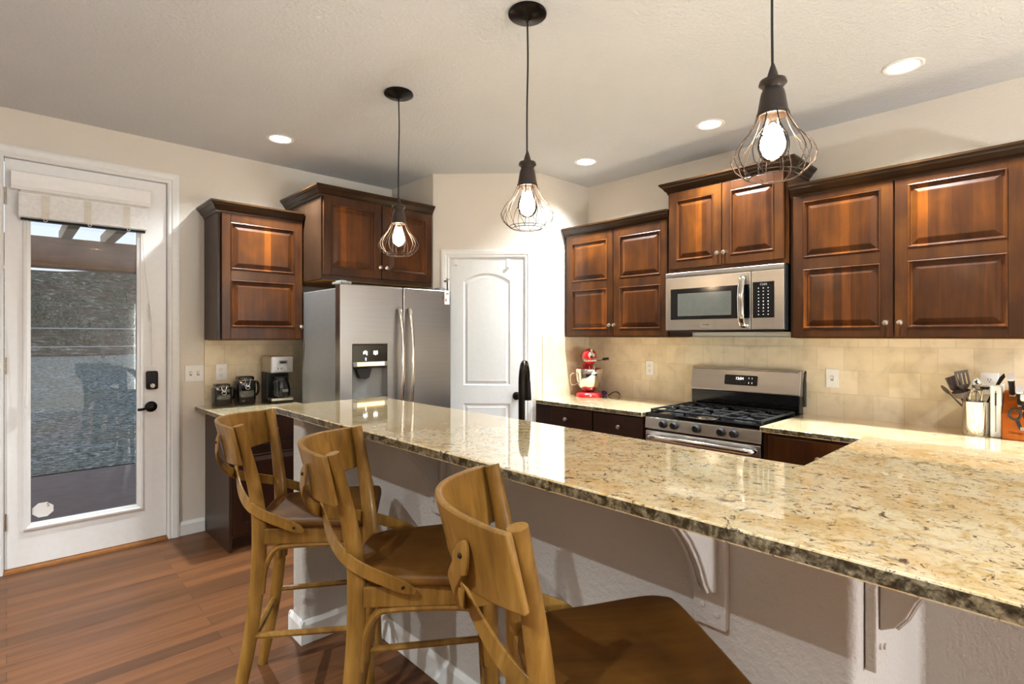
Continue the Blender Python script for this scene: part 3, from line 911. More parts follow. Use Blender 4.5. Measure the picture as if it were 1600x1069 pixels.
# left door with dispenser recess
dl = B(); z0, z1 = .70, 1.752; dx0, dx1 = .0, hx - .004; rx0, rx1, rz0, rz1 = .09, .356, .96, 1.338
fa = [(dx0, 0, z0), (dx1, 0, z0), (dx1, 0, z1), (dx0, 0, z1)]; fh = [(rx0, 0, rz0), (rx1, 0, rz0), (rx1, 0, rz1), (rx0, 0, rz1)]
A_ = [dl.b.verts.new(p) for p in fa]; H_ = [dl.b.verts.new(p) for p in fh]; K_ = [dl.b.verts.new((p[0], .055, p[2])) for p in fh]; Bk = [dl.b.verts.new((p[0], .072, p[2])) for p in fa]
for i in range(4):
    j = (i + 1) % 4
    dl.b.faces.new((A_[i], A_[j], H_[j], H_[i])); dl.b.faces.new((H_[i], H_[j], K_[j], K_[i])); dl.b.faces.new((A_[i], A_[j], Bk[j], Bk[i]))
dl.b.faces.new(K_); dl.b.faces.new(Bk)
ld = dl.obj('door', 'steel_v', fg, bevel=.006)
B().box(hx + .004, FW, 0, .072, z0, z1).obj('door', 'steel_v', fg, bevel=.006)
B().box(0, FW, 0, .072, .06, .69).obj('freezer_drawer', 'steel_v', fg, bevel=.006)
# dispenser
dp = B(); dp.box(rx0 + .001, rx1 - .001, -.002, .05, 1.222, rz1 - .001); dpo = dp.obj('dispenser_panel', 'black', ld)
ic = B()
def Tm(x, z, y): return Matrix.Translation((x, y, z)) @ Matrix.Rotation(PI / 2, 4, 'X')
for x, z, w_, h_ in ((.172, 1.283, .006, .02), (.184, 1.287, .012, .022), (.196, 1.28, .006, .028), (.188, 1.24, .006, .02), (.252, 1.284, .009, .026), (.263, 1.28, .006, .03), (.274, 1.284, .009, .026)):
    ic.box(x - w_ / 2, x + w_ / 2, -.0032, -.0022, z - h_ / 2, z + h_ / 2)
ic.obj('icon', 'digits', dpo)
ds_ = B(); ds_.loft([[(rx0 + .001, a, c) for a, c in ((-.012, 1.222), (-.012, 1.19), (.045, 1.176), (.045, 1.222))], [(rx1 - .001, a, c) for a, c in ((-.012, 1.222), (-.012, 1.19), (.045, 1.176), (.045, 1.222))]])
sh = ds_.obj('dispenser_shelf', 'grey_plastic', ld)
B().box(rx0 + .03, rx1 - .03, -.0135, -.0125, 1.194, 1.218).obj('light_strip', 'amber', sh)
dr_ = B(); dr_.rings([(rx0 + .002, rx1 - .002, rz0 + .004, 1.175, .003), (rx0 + .012, rx1 - .012, rz0 + .012, 1.17, .053)]); dr_.obj('recess_liner', 'grey_plastic', ld)
nz = B(); nz.prism([(rx0 + .035, 1.175), (rx0 + .15, 1.175), (rx0 + .13, 1.11), (rx0 + .10, 1.10), (rx0 + .06, 1.11)], 'y', .008, .05); nz.obj('nozzle', 'black_matte', ld)
B().box(rx0 + .004, rx1 - .004, -.006, .052, rz0 + .001, rz0 + .012).obj('drip_tray', 'grey_plastic', ld)
# bowed handles
def bow(x, sgn):
    pts = spline([(x, -.004, 1.60), (x, -.03, 1.575), (x, -.055, 1.45), (x, -.066, 1.22), (x, -.055, .99), (x, -.03, .86), (x, -.004, .835)], 6)
    return B().sweep(pts, ellipse(.016, .010, 12), (1, 0, 0))
bow(hx - .040, -1).obj('handle', 'chrome', ld, smooth=True)
rd_ = [k for k in kids(fg) if k.name.startswith('door') and k is not ld][0]
bow(hx + .044, 1).obj('handle', 'chrome', rd_, smooth=True)
bd = B().box(FW - .088, FW - .008, -.0025, -.0003, 1.675, 1.70); bdo = bd.obj('brand_badge', 'chrome', rd_)
B().text('FRIGIDAIRE', .012, Tm(FW - .048, 1.6875, -.003), .0003).obj('lettering', 'black_matte', bdo)
for x0 in (.01, FW - .09):
    hc = B(); hc.box(x0, x0 + .08, .01, .14, 1.7535, 1.768); hc.box(x0 + .01, x0 + .05, .02, .11, 1.768, 1.776); hc.obj('hinge_cap', 'grey_plastic', fg, bevel=.003)

# ------------------------------------------------------------------ gas range  (local x -> world -Y, local y -> world +X)
rg = thing('gas_range', 'stainless and black gas range between the granite worktops', 'range', (3.13, 1.999, 0), -PI / 2)
RW, RDp = .762, XB - .012 - 3.13
b_ = B(); b_.box(.002, RW - .002, .022, RDp, .03, .862)
for x in (.04, RW - .04):
    for y in (.06, RDp - .05): b_.lathe([(.015, .001), (.012, .03)], c=(x, y, 0), n=10)
b_.obj('body', 'black_matte', rg)
ct = B(); ct.box(0, RW, -.002, RDp - .07, .8625, .876); ct.rings([(0, RW, 0, 0, 0)], False) if False else None
ct.box(0, RW, -.006, .012, .862, .888); ct.box(0, .012, .012, RDp - .07, .862, .886); ct.box(RW - .012, RW, .012, RDp - .07, .862, .886)
ct.obj('cooktop', 'black', rg, bevel=.004)
cp = B(); cp.prism([(-.008, .86), (-.016, .79), (-.010, .782), (.02, .782), (.02, .86)], 'x', 0, RW)
cpo = cp.obj('control_panel', 'steel', rg, bevel=.003)
for x in (.140, .218, .372, .528, .606):
    k = B(); k.lathe([(.026, -.0125), (.026, -.018), (.022, -.034), (.019, -.042), (.004, -.0435)], 'y', (x, 0, .824), 24)
    k.box(x - .004, x + .004, -.046, -.03, .805, .843)
    k.obj('burner_knob', 'black_matte', cpo, smooth=True)
od = B(); od.box(.004, RW - .004, -.014, .021, .20, .772); odo = od.obj('oven_door', 'steel', rg, bevel=.004)
B().box(.1, RW - .1, -.0165, -.0142, .30, .62).obj('oven_window', 'darkglass', odo, bevel=.003)
hb = B(); hb.sweep(spline([(.03, -.014, .735), (.05, -.05, .735), (.12, -.066, .737), (.38, -.072, .739), (.64, -.066, .737), (.71, -.05, .735), (.732, -.014, .735)], 5), ellipse(.017, .011), (0, 0, 1))
hb.obj('handle', 'chrome', odo, smooth=True)
B().box(.004, RW - .004, -.012, .021, .05, .19).obj('warming_drawer', 'steel', rg, bevel=.004)
bgd = B(); bgd.box(.004, RW - .004, RDp - .066, RDp, .876, 1.01); bgd.box(.012, RW - .012, RDp - .05, RDp, 1.01, 1.165); bgd.obj('backguard', 'black', rg, bevel=.005)
bp = B(); bp.prism([(RDp - .075, 1.01), (RDp - .048, 1.17), (RDp - .02, 1.178), (RDp - .02, 1.002), (RDp - .07, 1.002)], 'x', .0, RW)
bpo = bp.obj('backguard_face', 'steel', rg, bevel=.005)
tilt = math.atan2(.027, .16)
RT = Matrix.Translation((0, RDp - .0625, 1.09)) @ Matrix.Rotation(-tilt, 4, 'X')
dsp = B(); dsp.loft([[(x, y, z) for x, z in rrect(.258, .488, -.036, .034, .008)] for y in (-.004, .004)]); dsp.xform(RT); dso = dsp.obj('clock_panel', 'black', bpo)
dg_ = B(); dg_.text('12:04', .026, RT @ Matrix.Translation((.365, -.0046, .010)) @ Matrix.Rotation(PI / 2, 4, 'X'), .0003)
for x in (.43, .452):
    for z in (.014, -.018): dg_.box(*[x - .003, x + .003], -.0052, -.0044, z - .007, z + .007) if False else dg_.text('I', .016, RT @ Matrix.Translation((x, -.0046, z)) @ Matrix.Rotation(PI / 2, 4, 'X'), .0003)
dg_.obj('clock_digits', 'digits', dso)
bt = B()
for x, z in ((.28, -.01), (.30, -.01), (.315, .004), (.325, -.016), (.345, -.018), (.372, -.02), (.40, -.02)): bt.text('-', .014, RT @ Matrix.Translation((x, -.0046, z)) @ Matrix.Rotation(PI / 2, 4, 'X'), .0003)
bt.obj('button_legend', 'grey_plastic', dso)
# burners and grates
for x, y, r in ((.16, .15, .045), (.16, .42, .036), (.60, .15, .05), (.60, .42, .036), (.38, .28, .04)):
    q = B(); q.lathe([(r * 1.25, .8765), (r * 1.2, .884), (r, .886), (r, .894), (r * .85, .898)], c=(x, y, 0), n=24); q.obj('burner', 'iron', rg, smooth=True)
sp_ = B(); sp_.loft([[(.38 + .075 * math.cos(t) * s_, .12 + .05 * math.sin(t) * s_, z) for t in [2 * PI * k / 24 for k in range(24)]] for s_, z in ((1.0, .878), (.96, .8805), (.9, .8785))]); sp_.obj('spoon_rest', 'chrome', rg, smooth=True)
for gx0, gx1 in ((.022, .262), (.268, .494), (.500, .740)):
    g = B(); gz = .912; y0_, y1_ = .03, .56
    for x in (gx0, gx1): g.box(x - .006, x + .006, y0_, y1_, gz - .012, gz)
    for y in (y0_, y1_, (y0_ + y1_) / 2): g.box(gx0, gx1, y - .006, y + .006, gz - .012, gz)
    mx_ = (gx0 + gx1) / 2
    for y in ((y0_ * 3 + y1_) / 4, (y0_ + 3 * y1_) / 4):
        for dx, dy in ((1, 0), (-1, 0)): g.box(min(mx_ + dx * .03, mx_ + dx * .11), max(mx_ + dx * .03, mx_ + dx * .11), y - .005, y + .005, gz - .01, gz + .004)
        for dy in (1, -1): g.box(mx_ - .005, mx_ + .005, min(y + dy * .03, y + dy * .125), max(y + dy * .03, y + dy * .125), gz - .01, gz + .004)
    for x in (gx0, gx1):
        for y in (y0_ + .01, y1_ - .01): g.box(x - .007, x + .007, y - .007, y + .007, .8765, gz)
    g.obj('grate', 'iron', rg, bevel=.002)
# dark mitt and lighter hanging on the side of the range
mt = thing('hanging_lighter', 'black long-neck lighter hanging at the right side of the range backguard', 'lighter', (3.765, 1.222, .94))
lp = B(); lp.tube([(0, 0, .19), (-.01, -.004, .215), (0, -.008, .23), (.012, -.006, .215), (.012, -.003, .17), (.006, 0, .15)], .004, 6); lp.obj('trigger_loop', 'black_matte', mt)
B().loft([[(x, y - .002, z) for x, y in rrect(-.014, .014, -.008, .008, .004)] for z in (.0, .15)] + [[(x * .6, y * .6 - .002, .19) for x, y in rrect(-.014, .014, -.008, .008, .004)]]).obj('handle_grip', 'iron', mt)

# ------------------------------------------------------------------ microwave
mw = thing('microwave', 'stainless over-the-range microwave with curved handle under the middle cabinet', 'microwave', (3.415, 2.018, 1.425), -PI / 2)
MWW, MD, MH = .798, XB - .0005 - 3.415, .416
b_ = B(); b_.box(.002, MWW - .002, .024, MD, 0.012, MH); b_.obj('body', 'black_matte', mw)
B().box(.01, MWW - .01, .015, MD - .03, .0, .0115).obj('vent_grille', 'black', mw)
top = B(); top.prism([(.0, MH), (-.004, MH - .02), (.0, MH - .032), (.024, MH - .032), (.024, MH)], 'x', 0, MWW); top.obj('top_trim', 'steel', mw, bevel=.002)
dr = B(); dr.box(.0, .598, -.003, .023, .014, MH - .034); dro = dr.obj('door', 'steel', mw, bevel=.004)
B().box(.04, .594, -.0048, -.0032, .088, .302).obj('window_frame', 'black', dro, bevel=.002)
B().box(.095, .475, -.0062, -.005, .112, .268).obj('window', 'greyglass', dro)
hs = B(); hs.sweep(spline([(.555, -.004, MH - .06), (.555, -.03, MH - .075), (.555, -.05, MH - .14), (.555, -.055, .2), (.555, -.05, .1), (.555, -.03, .045), (.555, -.004, .03)], 6), ellipse(.019, .006), (1, 0, 0))
hs.obj('handle', 'chrome', dro, smooth=True)
bo = B().box(.265, .335, -.0055, -.0032, .030, .062).obj('brand_badge', 'chrome', dro)
B().text('FRIGIDAIRE', .0095, Tm(.30, .050, -.0058), .0002).obj('lettering', 'black_matte', bo)
pn = B(); pn.box(.601, MWW, -.003, .023, .014, MH - .034); pno = pn.obj('control_panel', 'steel', mw, bevel=.004)
kpd = B().box(.612, .742, -.0048, -.0032, .088, .312).obj('keypad', 'black', pno, bevel=.002)
kt = B(); rows = ['COOK', 'MELT', 'SOFT', 'AUTO', '1 2 3', '4 5 6', '7 8 9', 'STOP 0']
for r in range(9):
    for c_ in range(3):
        kt.text(['123456789', 'ABCDEFGHI', 'abcdefghi'][0][(r * 3 + c_) % 9] if 4 <= r < 7 else '=', .011, Tm(.648 + .029 * c_, .272 - .0205 * r, -.0052), .0003)
kt.obj('key_legend', 'digits', kpd)
B().text('12:04', .02, Tm(.677, .295, -.0052), .0003).obj('clock_digits', 'grey_plastic', kpd)

# ------------------------------------------------------------------ pendants
PEND = [(1.572, 2.574), (1.568, 1.567), (1.566, .590)]
def pendant(loc, label):
    """origin on the ceiling"""
    r = thing('pendant_light', label, 'lamp', loc, 0, 'cage pendants over the bar')
    c = B(); c.lathe([(.078, -.0005), (.08, -.006), (.079, -.012), (.072, -.017), (.03, -.024), (.02, -.028), (.008, -.034), (.004, -.044)], n=40); c.obj('canopy', 'bronze', r, smooth=True)
    c = B(); c.tube(spline([(0, 0, -.04), (.003, 0, -.2), (0, .002, -.4), (-.002, 0, -.58)]), .0036, 8); c.obj('cord', 'darkcord', r)
    c = B(); c.lathe([(.004, -.575), (.012, -.60), (.016, -.615), (.034, -.622), (.037, -.632), (.03, -.638), (.026, -.646), (.03, -.655), (.033, -.668), (.038, -.70), (.041, -.715), (.041, -.722), (.034, -.722), (.03, -.705)], n=28, cap1=True); c.obj('socket', 'bronze_warm', r, smooth=True)
    cg = B(); prof = [(.040, -.712), (.047, -.735), (.066, -.77), (.094, -.805), (.108, -.833), (.1085, -.845), (.098, -.868), (.075, -.888), (.062, -.895)]
    for k in range(10):
        t = 2 * PI * k / 10; w_ = .10
        for d in (-w_, w_):
            pts = spline([(p * math.cos(t + d * (1 if 2 < i < 7 else .15)), p * math.sin(t + d * (1 if 2 < i < 7 else .15)), z) for i, (p, z) in enumerate(prof)], 3)
            cg.tube(pts, .0013, 5)
    for R_, z in ((.062, -.895), (.041, -.715), (.0755, -.888)): cg.tube([(R_ * math.cos(2 * PI * k / 32), R_ * math.sin(2 * PI * k / 32), z) for k in range(32)], .0015, 5, True)
    cg.obj('wire_cage', 'bronze_warm', r)
    gb = B(); gb.lathe([(.016, -.722), (.019, -.738), (.033, -.768), (.0405, -.795), (.040, -.812), (.033, -.832), (.018, -.846), (.004, -.849)], n=24, cap0=False); g_ = gb.obj('bulb', 'bulbglass', r, smooth=True)
    fl = B(); fl.lathe([(.004, -.742), (.014, -.752), (.027, -.776), (.033, -.798), (.030, -.816), (.018, -.832), (.004, -.838)], n=16); fl.obj('glowing_core', 'bulb', g_, smooth=True)
    return r
p0 = pendant((*PEND[0], H), 'wire cage pendant light hanging farthest, in front of the fridge cabinet')
copy_tree(p0, (*PEND[1], H), 0, 'wire cage pendant light hanging in the middle, in front of the pantry wall')
copy_tree(p0, (*PEND[2], H), 0, 'wire cage pendant light hanging nearest, in front of the cabinet over the microwave')

# ------------------------------------------------------------------ recessed ceiling lights
def can(x, y, label, watts, group):
    r = thing('recessed_light', label, 'lamp', (x, y, H), 0, group)
    t = B(); t.lathe([(.0675, .0), (.088, -.0005), (.0885, -.004), (.084, -.007), (.070, -.006), (.064, .0)], n=36, cap0=False, cap1=False); t.obj('trim_ring', 'white_plastic', r, smooth=True, angle=60)
    t = B(); t.lathe([(.0635, .0005), (.046, .060), (.067, .062)], n=36, cap0=False, cap1=False); t.obj('baffle', 'baffle', r, smooth=True, angle=60)
    l = B(); l.lathe([(.046, .0605), (.046, .058)], n=32); l.obj('lens', 'lens', r)
    ld_ = bpy.data.lights.new('lamp', 'AREA'); ld_.shape = 'DISK'; ld_.size = .08; ld_.energy = watts; ld_.color = (.86, .94, 1)
    ld_.spread = math.radians(135)
    lo_ = bpy.data.objects.new('lamp', ld_); COL.objects.link(lo_); lo_.parent = r; lo_.location = (0, 0, .052)
    return r
labs = ['recessed ceiling light above the coffee maker and fridge', 'recessed ceiling light above the red mixer, near the pantry', 'recessed ceiling light above the range and microwave', 'recessed ceiling light nearest, above the right-hand wall cabinet']
for (x, y), l in zip(CANS, labs): can(x, y, l, CAN_W, 'recessed lights over the kitchen')
for x, y in BACK_CANS: can(x, y, 'unseen recessed ceiling light added for fill over the open room behind the bar stools', ROOM_W, 'added recessed lights over the open room')

# ------------------------------------------------------------------ bar stools
def make_stool():
    r = thing('bar_stool', 'oak cross-back bar stool', 'stool', (0, 0, 0), 0, 'oak cross-back bar stools')
    zs = .736
    for sg in (-1, 1):
        path = spline([(-.085, .205 * sg, 0.001), (-.03, .185 * sg, .28), (-.004, .168 * sg, .52), (0, .162 * sg, .70), (-.008, .168 * sg, .82), (-.03, .190 * sg, .96), (-.055, .214 * sg, 1.085)], 6)
        n = len(path)
        def sec(i, n=n):
            k = i / (n - 1); s_ = .78 + .3 * math.sin(PI * min(1, k * 1.15)) ** .7
            return ellipse(.024 * s_, .0185 * s_, 14)
        B().sweep(path, sec, (1, 0, 0)).obj('leg', 'stool', r, smooth=True, angle=60)
        # front leg
        fp = spline([(.40, .205 * sg, .001), (.385, .197 * sg, .3), (.37, .188 * sg, .70)], 6)
        B().sweep(fp, lambda i, n=len(fp): ellipse(.015 + .006 * i / n, .015 + .006 * i / n, 12), (1, 0, 0)).obj('leg', 'stool', r, smooth=True, angle=60)
    # seat: rounded trapezoid, clipped rear corners, slightly dished
    out = [(-.006, -.10), (.045, -.175), (.2, -.205), (.33, -.228), (.385, -.222), (.411, -.185), (.414, 0), (.411, .185), (.385, .222), (.33, .228), (.2, .205), (.045, .175), (-.006, .10), (-.012, 0)]
    op = []
    m_ = len(out)
    for i in range(m_):
        a, b2, c, d = [Vector((*out[(i + k) % m_], 0)) for k in (-1, 0, 1, 2)]
        for k in range(4):
            t = k / 4
            q = .5 * ((2 * b2) + (c - a) * t + (2 * a - 5 * b2 + 4 * c - d) * t * t + (3 * b2 - a - 3 * c + d) * t ** 3)
            op.append((q.x, q.y))
    cx = .2
    def sc(s_, z, dish=0): return [(cx + (x - cx) * s_, y * s_, z) for x, y in op]
    st_ = B(); st_.loft([sc(.93, .703), sc(.985, .707), sc(1.0, .718), sc(1.0, .727), sc(.985, .734), sc(.95, .736), sc(.7, .731), sc(.35, .728), sc(.02, .727)])
    st_.obj('seat', 'seat', r, smooth=True, angle=60)
    ap = B()
    for y0_, y1_, x0_, x1_ in ((-.165, -.19, .02, .36), (.165, .19, .02, .36)):
        d = Vector((x1_ - x0_, y1_ - y0_, 0)).normalized(); nn = Vector((-d.y, d.x, 0)) * .011
        ap.loft([[Vector((x0_, y0_, z)) + nn * k for k, z in ((-1, .645), (1, .645), (1, .703), (-1, .703))], [Vector((x1_, y1_, z)) + nn * k for k, z in ((-1, .645), (1, .645), (1, .703), (-1, .703))]])
    ap.box(-.011, .011, -.155, .155, .645, .703); ap.box(.362, .384, -.18, .18, .645, .703)
    ap.obj('apron', 'stool', r, bevel=.004)
    # bent brackets under the seat
    for sg in (-1, 1):
        pts = spline([(.012, .172 * sg, .47), (.022, .168 * sg, .56), (.055, .168 * sg, .622), (.11, .172 * sg, .636), (.27, .182 * sg, .636), (.325, .186 * sg, .622), (.355, .19 * sg, .56), (.366, .192 * sg, .47)], 6)
        B().tube(pts, .011, 8).obj('bent_brace', 'stool', r, smooth=True)
    pts = spline([(-.004, -.155, .47), (-.002, -.145, .56), (0, -.11, .622), (0, -.06, .636), (0, .06, .636), (0, .11, .622), (-.002, .145, .56), (-.004, .155, .47)], 6)
    B().tube(pts, .011, 8).obj('bent_brace', 'stool', r, smooth=True)
    # stretchers
    for sg in (-1, 1): B().tube([(-.022, .182 * sg, .325), (.18, .19 * sg, .325), (.386, .197 * sg, .325)], .0115, 8).obj('stretcher', 'stool', r, smooth=True)
    B().tube([(-.028, -.185, .29), (-.028, 0, .29), (-.028, .185, .29)], [.012, .015, .012], 8).obj('stretcher', 'stool', r, smooth=True)
    B().tube([(.388, -.197, .25), (.39, 0, .25), (.388, .197, .25)], [.013, .016, .013], 8).obj('footrest', 'stool', r, smooth=True)
    # top rail, bowed to the back, deeper in the middle
    n = 24; lo_, hi_ = [], []
    rail = B(); loops = []
    for i in range(n + 1):
        a = -1 + 2 * i / n
        y = .232 * a; bowx = -.115 * (math.cos(a * PI / 2) ** .85)
        xt = -.070 + bowx; xb = -.040 + bowx * .92
        zt = 1.082 + .006 * math.cos(a * PI / 2); zb = 1.082 - .135 - .012 * math.cos(a * PI / 2)
        # direction across
        th = .0075
        slope = .115 * PI / 2 * math.sin(a * PI / 2) / .232
        nx_, ny_ = 1 / math.hypot(1, slope), -slope / math.hypot(1, slope)
        loops.append([(xt - nx_ * th, y - ny_ * th, zt), (xt + nx_ * th, y + ny_ * th, zt), (xb + nx_ * th, y + ny_ * th, zb), (xb - nx_ * th, y - ny_ * th, zb)])
    rail.loft(loops); rail.obj('top_rail', 'stool', r, smooth=True, bevel=.004, angle=50)
    # crossing straps: leaf end on the rail, over to the other side, forward along the seat edge
    for sg in (-1, 1):
        pts = spline([(-.137, -.158 * sg, 1.045), (-.147, -.142 * sg, 1.0), (-.158, -.10 * sg, .945), (-.132 - .005 * sg, -.01 * sg, .872), (-.085, .09 * sg, .825), (-.035, .168 * sg, .792), (.02, .203 * sg, .765), (.09, .215 * sg, .735), (.165, .212 * sg, .698)], 6)
        nrm = []
        m2 = len(pts)
        for i, p in enumerate(pts):
            k = i / (m2 - 1)
            a = Vector((-1, -.6 * sg, .1)).lerp(Vector((-.35, .95 * sg, .1)), min(1, max(0, (k - .25) / .4)))
            nrm.append(a.normalized())
        def sec(i, m2=m2):
            k = i / (m2 - 1)
            w_ = .018 if .12 < k < .93 else (.018 * max(.12, (k / .12) ** .6) if k <= .12 else .018 * max(.35, ((1 - k) / .07) ** .5))
            w_ *= 1.45 if k < .14 else 1
            return [(-.0035, -w_), (.0035, -w_), (.0035, w_), (-.0035, w_)]
        s_ = B().sweep(pts, sec, nrm).obj('cross_strap', 'stool', r, bevel=.0015, smooth=True, angle=35)
        q = B(); q.sphere(pts[4] + nrm[4] * .004, .005, n=6); q.sphere(pts[-4] + nrm[-4] * .004, .005, n=6); q.obj('screw', 'screw', s_)
    return r
s0 = make_stool()
s0.location = (.781, .777, 0); s0.rotation_euler = (0, 0, -.62)
s0['label'] = 'nearest oak cross-back bar stool, its broad seat in the lower middle of the photo'
copy_tree(s0, (.804, 1.515, 0), -.62, 'middle oak cross-back bar stool between the other two at the bar')
copy_tree(s0, (.754, 2.176, 0), -.575, 'farthest oak cross-back bar stool by the left end of the bar')

# ------------------------------------------------------------------ faucet behind the bar
fc = thing('faucet', 'dark bronze gooseneck kitchen faucet rising behind the raised bar', 'faucet', (1.66, 1.695, .8905), math.atan2(.6, .8))
f_ = B(); f_.lathe([(.028, 0), (.028, .012), (.02, .02), (.017, .06), (.0155, .1)], n=20)
f_.tube([(0, 0, .09), (0, 0, .28)] + [(.085 - .085 * math.cos(PI * k / 14), 0, .30 + .085 * math.sin(PI * k / 14)) for k in range(0, 14)] + [(.17, 0, .295)], .0145, 14)
f_.obj('neck', 'bronze', fc, smooth=True)
f_ = B(); f_.lathe([(.0145, .30), (.017, .285), (.0185, .25), (.021, .215), (.020, .205)], c=(.17, 0, 0), n=18); f_.obj('spray_head', 'bronze', fc, smooth=True)
f_ = B(); f_.tube([(0, -.015, .05), (0, -.05, .06), (.0, -.085, .085)], [.009, .007, .006], 10); f_.obj('lever', 'bronze', fc, smooth=True)

# ------------------------------------------------------------------ wall plates
def plate(loc, rotz, kind, label, cat, gang=1):
    r = thing('light_switch' if kind == 'switch' else 'wall_outlet', label, cat, loc, rotz)
    w_ = .037 + .023 * (gang - 1) * 1.0
    p = B(); p.rings([(-w_, w_, -.059, .059, -.0005), (-w_, w_, -.059, .059, -.004), (-w_ + .004, w_ - .004, -.055, .055, -.006)]); p.obj('cover_plate', 'white_plastic', r)
    for g in range(gang):
        cx = (g - (gang - 1) / 2) * .046
        if kind == 'switch':
            B().box(cx - .005, cx + .005, -.014, -.0062, -.004, .014).obj('toggle', 'white_plastic', r)
            B().box(cx - .008, cx + .008, -.0068, -.0061, -.016, .016).obj('toggle_slot', 'grey_plastic', r)
        else:
            for z in (-.02, .02):
                B().lathe([(.0165, -.0062), (.016, -.008)], 'y', (cx, 0, z), 20).obj('socket_face', 'white_plastic', r)
                q = B()
                for dx in (-.006, .006): q.box(cx + dx - .0012, cx + dx + .0012, -.0086, -.0081, z - .002, z + .007)
                q.lathe([(.0025, -.0081), (.0025, -.0086)], 'y', (cx, 0, z - .008), 10); q.obj('socket_slots', 'black_matte', r)
    return r
plate((.971, YA, 1.133), 0, 'switch', 'white double light switch plate between the outer door and the tiles', 'switch', 2)
plate((1.142, YA - .0105, 1.135), 0, 'outlet', 'white wall outlet on the tiles above the black canisters', 'outlet')
plate((XB - .0105, 2.396, 1.139), -PI / 2, 'outlet', 'white wall outlet on the tiles between the mixer and the range', 'outlet')
plate((XB - .0105, 1.072, 1.132), -PI / 2, 'switch', 'white light switch on the tiles just right of the range', 'switch')
plate((XB - .0105, .325, 1.145), -PI / 2, 'outlet', 'white wall outlet behind the utensil crock', 'outlet')

# ------------------------------------------------------------------ canisters, coffee maker
def canister(loc, s_, h, label):
    r = thing('canister', label, 'canister', loc, 0, 'black ceramic canisters')
    sq = lambda k, z: [(x * k, y * k, z) for x, y in rrect(-s_, s_, -s_, s_, s_ * .35, 4)]
    B().loft([sq(.94, .0005), sq(1, .006), sq(1, h * .72), sq(.97, h * .80), sq(.80, h * .84), sq(.80, h * .87)]).obj('jar', 'ceramic', r, smooth=True, angle=60)
    B().loft([sq(.84, h * .875), sq(.86, h * .89), sq(.86, h * .95), sq(.80, h * .985), sq(.3, h)]).obj('lid', 'ceramic', r, smooth=True, angle=60)
    w_ = B()
    for x in (-.3, .3): w_.tube([(x * s_, -s_ * .85, h * .95), (x * s_, -s_ * 1.04, h * .86), (x * s_ * .6, -s_ * 1.1, h * .70), (0, -s_ * 1.12, h * .62)], .0025, 6)
    w_.tube([(.014 * math.cos(2 * PI * k / 14), -s_ * 1.13, h * .60 + .012 * math.sin(2 * PI * k / 14)) for k in range(14)], .003, 6, True)
    for z in (h * .86,): w_.tube([(x * .83, y * .83, z) for x, y in rrect(-s_, s_, -s_, s_, s_ * .35, 4)], .0028, 6, True)
    w_.sphere((-s_ * .7, -s_ * .95, h * .8), .011, n=8)
    w_.obj('wire_bail', 'chrome', r, smooth=True)
    B().tube(spline([(s_ * .9, -.01, h * .76), (s_ * 1.22, -.012, h * .78), (s_ * 1.42, -.014, h * .68), (s_ * 1.42, -.014, h * .42), (s_ * 1.2, -.012, h * .30), (s_ * .95, -.01, h * .30)], 5), .009, 8).obj('handle', 'ceramic', r, smooth=True)
    return r
canister((1.122, 4.222, .9005), .056, .158, 'short black ceramic canister with a wire clamp, nearest the wall outlet')
canister((1.278, 4.222, .9005), .062, .205, 'tall black ceramic canister with side handle left of the coffee maker')

cm = thing('coffee_maker', 'black and stainless drip coffee maker between the canisters and the fridge', 'coffee maker', (1.492, 4.06, .9005))
c_ = B(); c_.box(-.082, .082, .10, .215, .02, .345); c_.box(-.082, .082, .005, .215, .0005, .02); c_.obj('body', 'black_matte', cm, bevel=.006)
B().box(-.084, .084, .0, .205, .225, .35).obj('brew_head', 'steel', cm, bevel=.010, seg=3)
B().box(-.08, .08, -.003, .09, .0205, .04).obj('base_trim', 'steel', cm, bevel=.004)
B().box(-.028, .034, -.004, -.0005, .29, .318).obj('display_surround', 'steel_side', cm, bevel=.003)
B().box(-.02, .024, -.0055, -.0042, .298, .31).obj('display', 'black', cm)
for k in range(5): B().box(-.038 + .02 * k, -.028 + .02 * k, -.004, -.0005, .252, .264).obj('button', 'chrome', cm)
cf = B(); cf.lathe([(.05, .0405), (.066, .055), (.068, .10), (.058, .15), (.044, .175), (.046, .18)], c=(0, .042, 0), n=28); cfo = cf.obj('carafe', 'darkglass', cm, smooth=True)
B().lathe([(.047, .1805), (.047, .198), (.03, .206)], c=(0, .042, 0), n=28).obj('carafe_lid', 'black_matte', cfo)
B().tube(spline([(-.045, -.005, .175), (-.055, -.04, .165), (-.055, -.045, .10), (-.045, -.02, .07)], 5), .009, 8).obj('carafe_handle', 'black_matte', cfo, smooth=True)
B().box(-.012, .03, -.0275, -.0262, .085, .105).obj('carafe_band', 'chrome', cfo)
# ------------------------------------------------------------------ stand mixer
mxr = thing('stand_mixer', 'red stand mixer with a steel bowl in the worktop corner by the pantry', 'mixer', (3.60, 2.86, .8905), math.atan2(-.68, -.73))
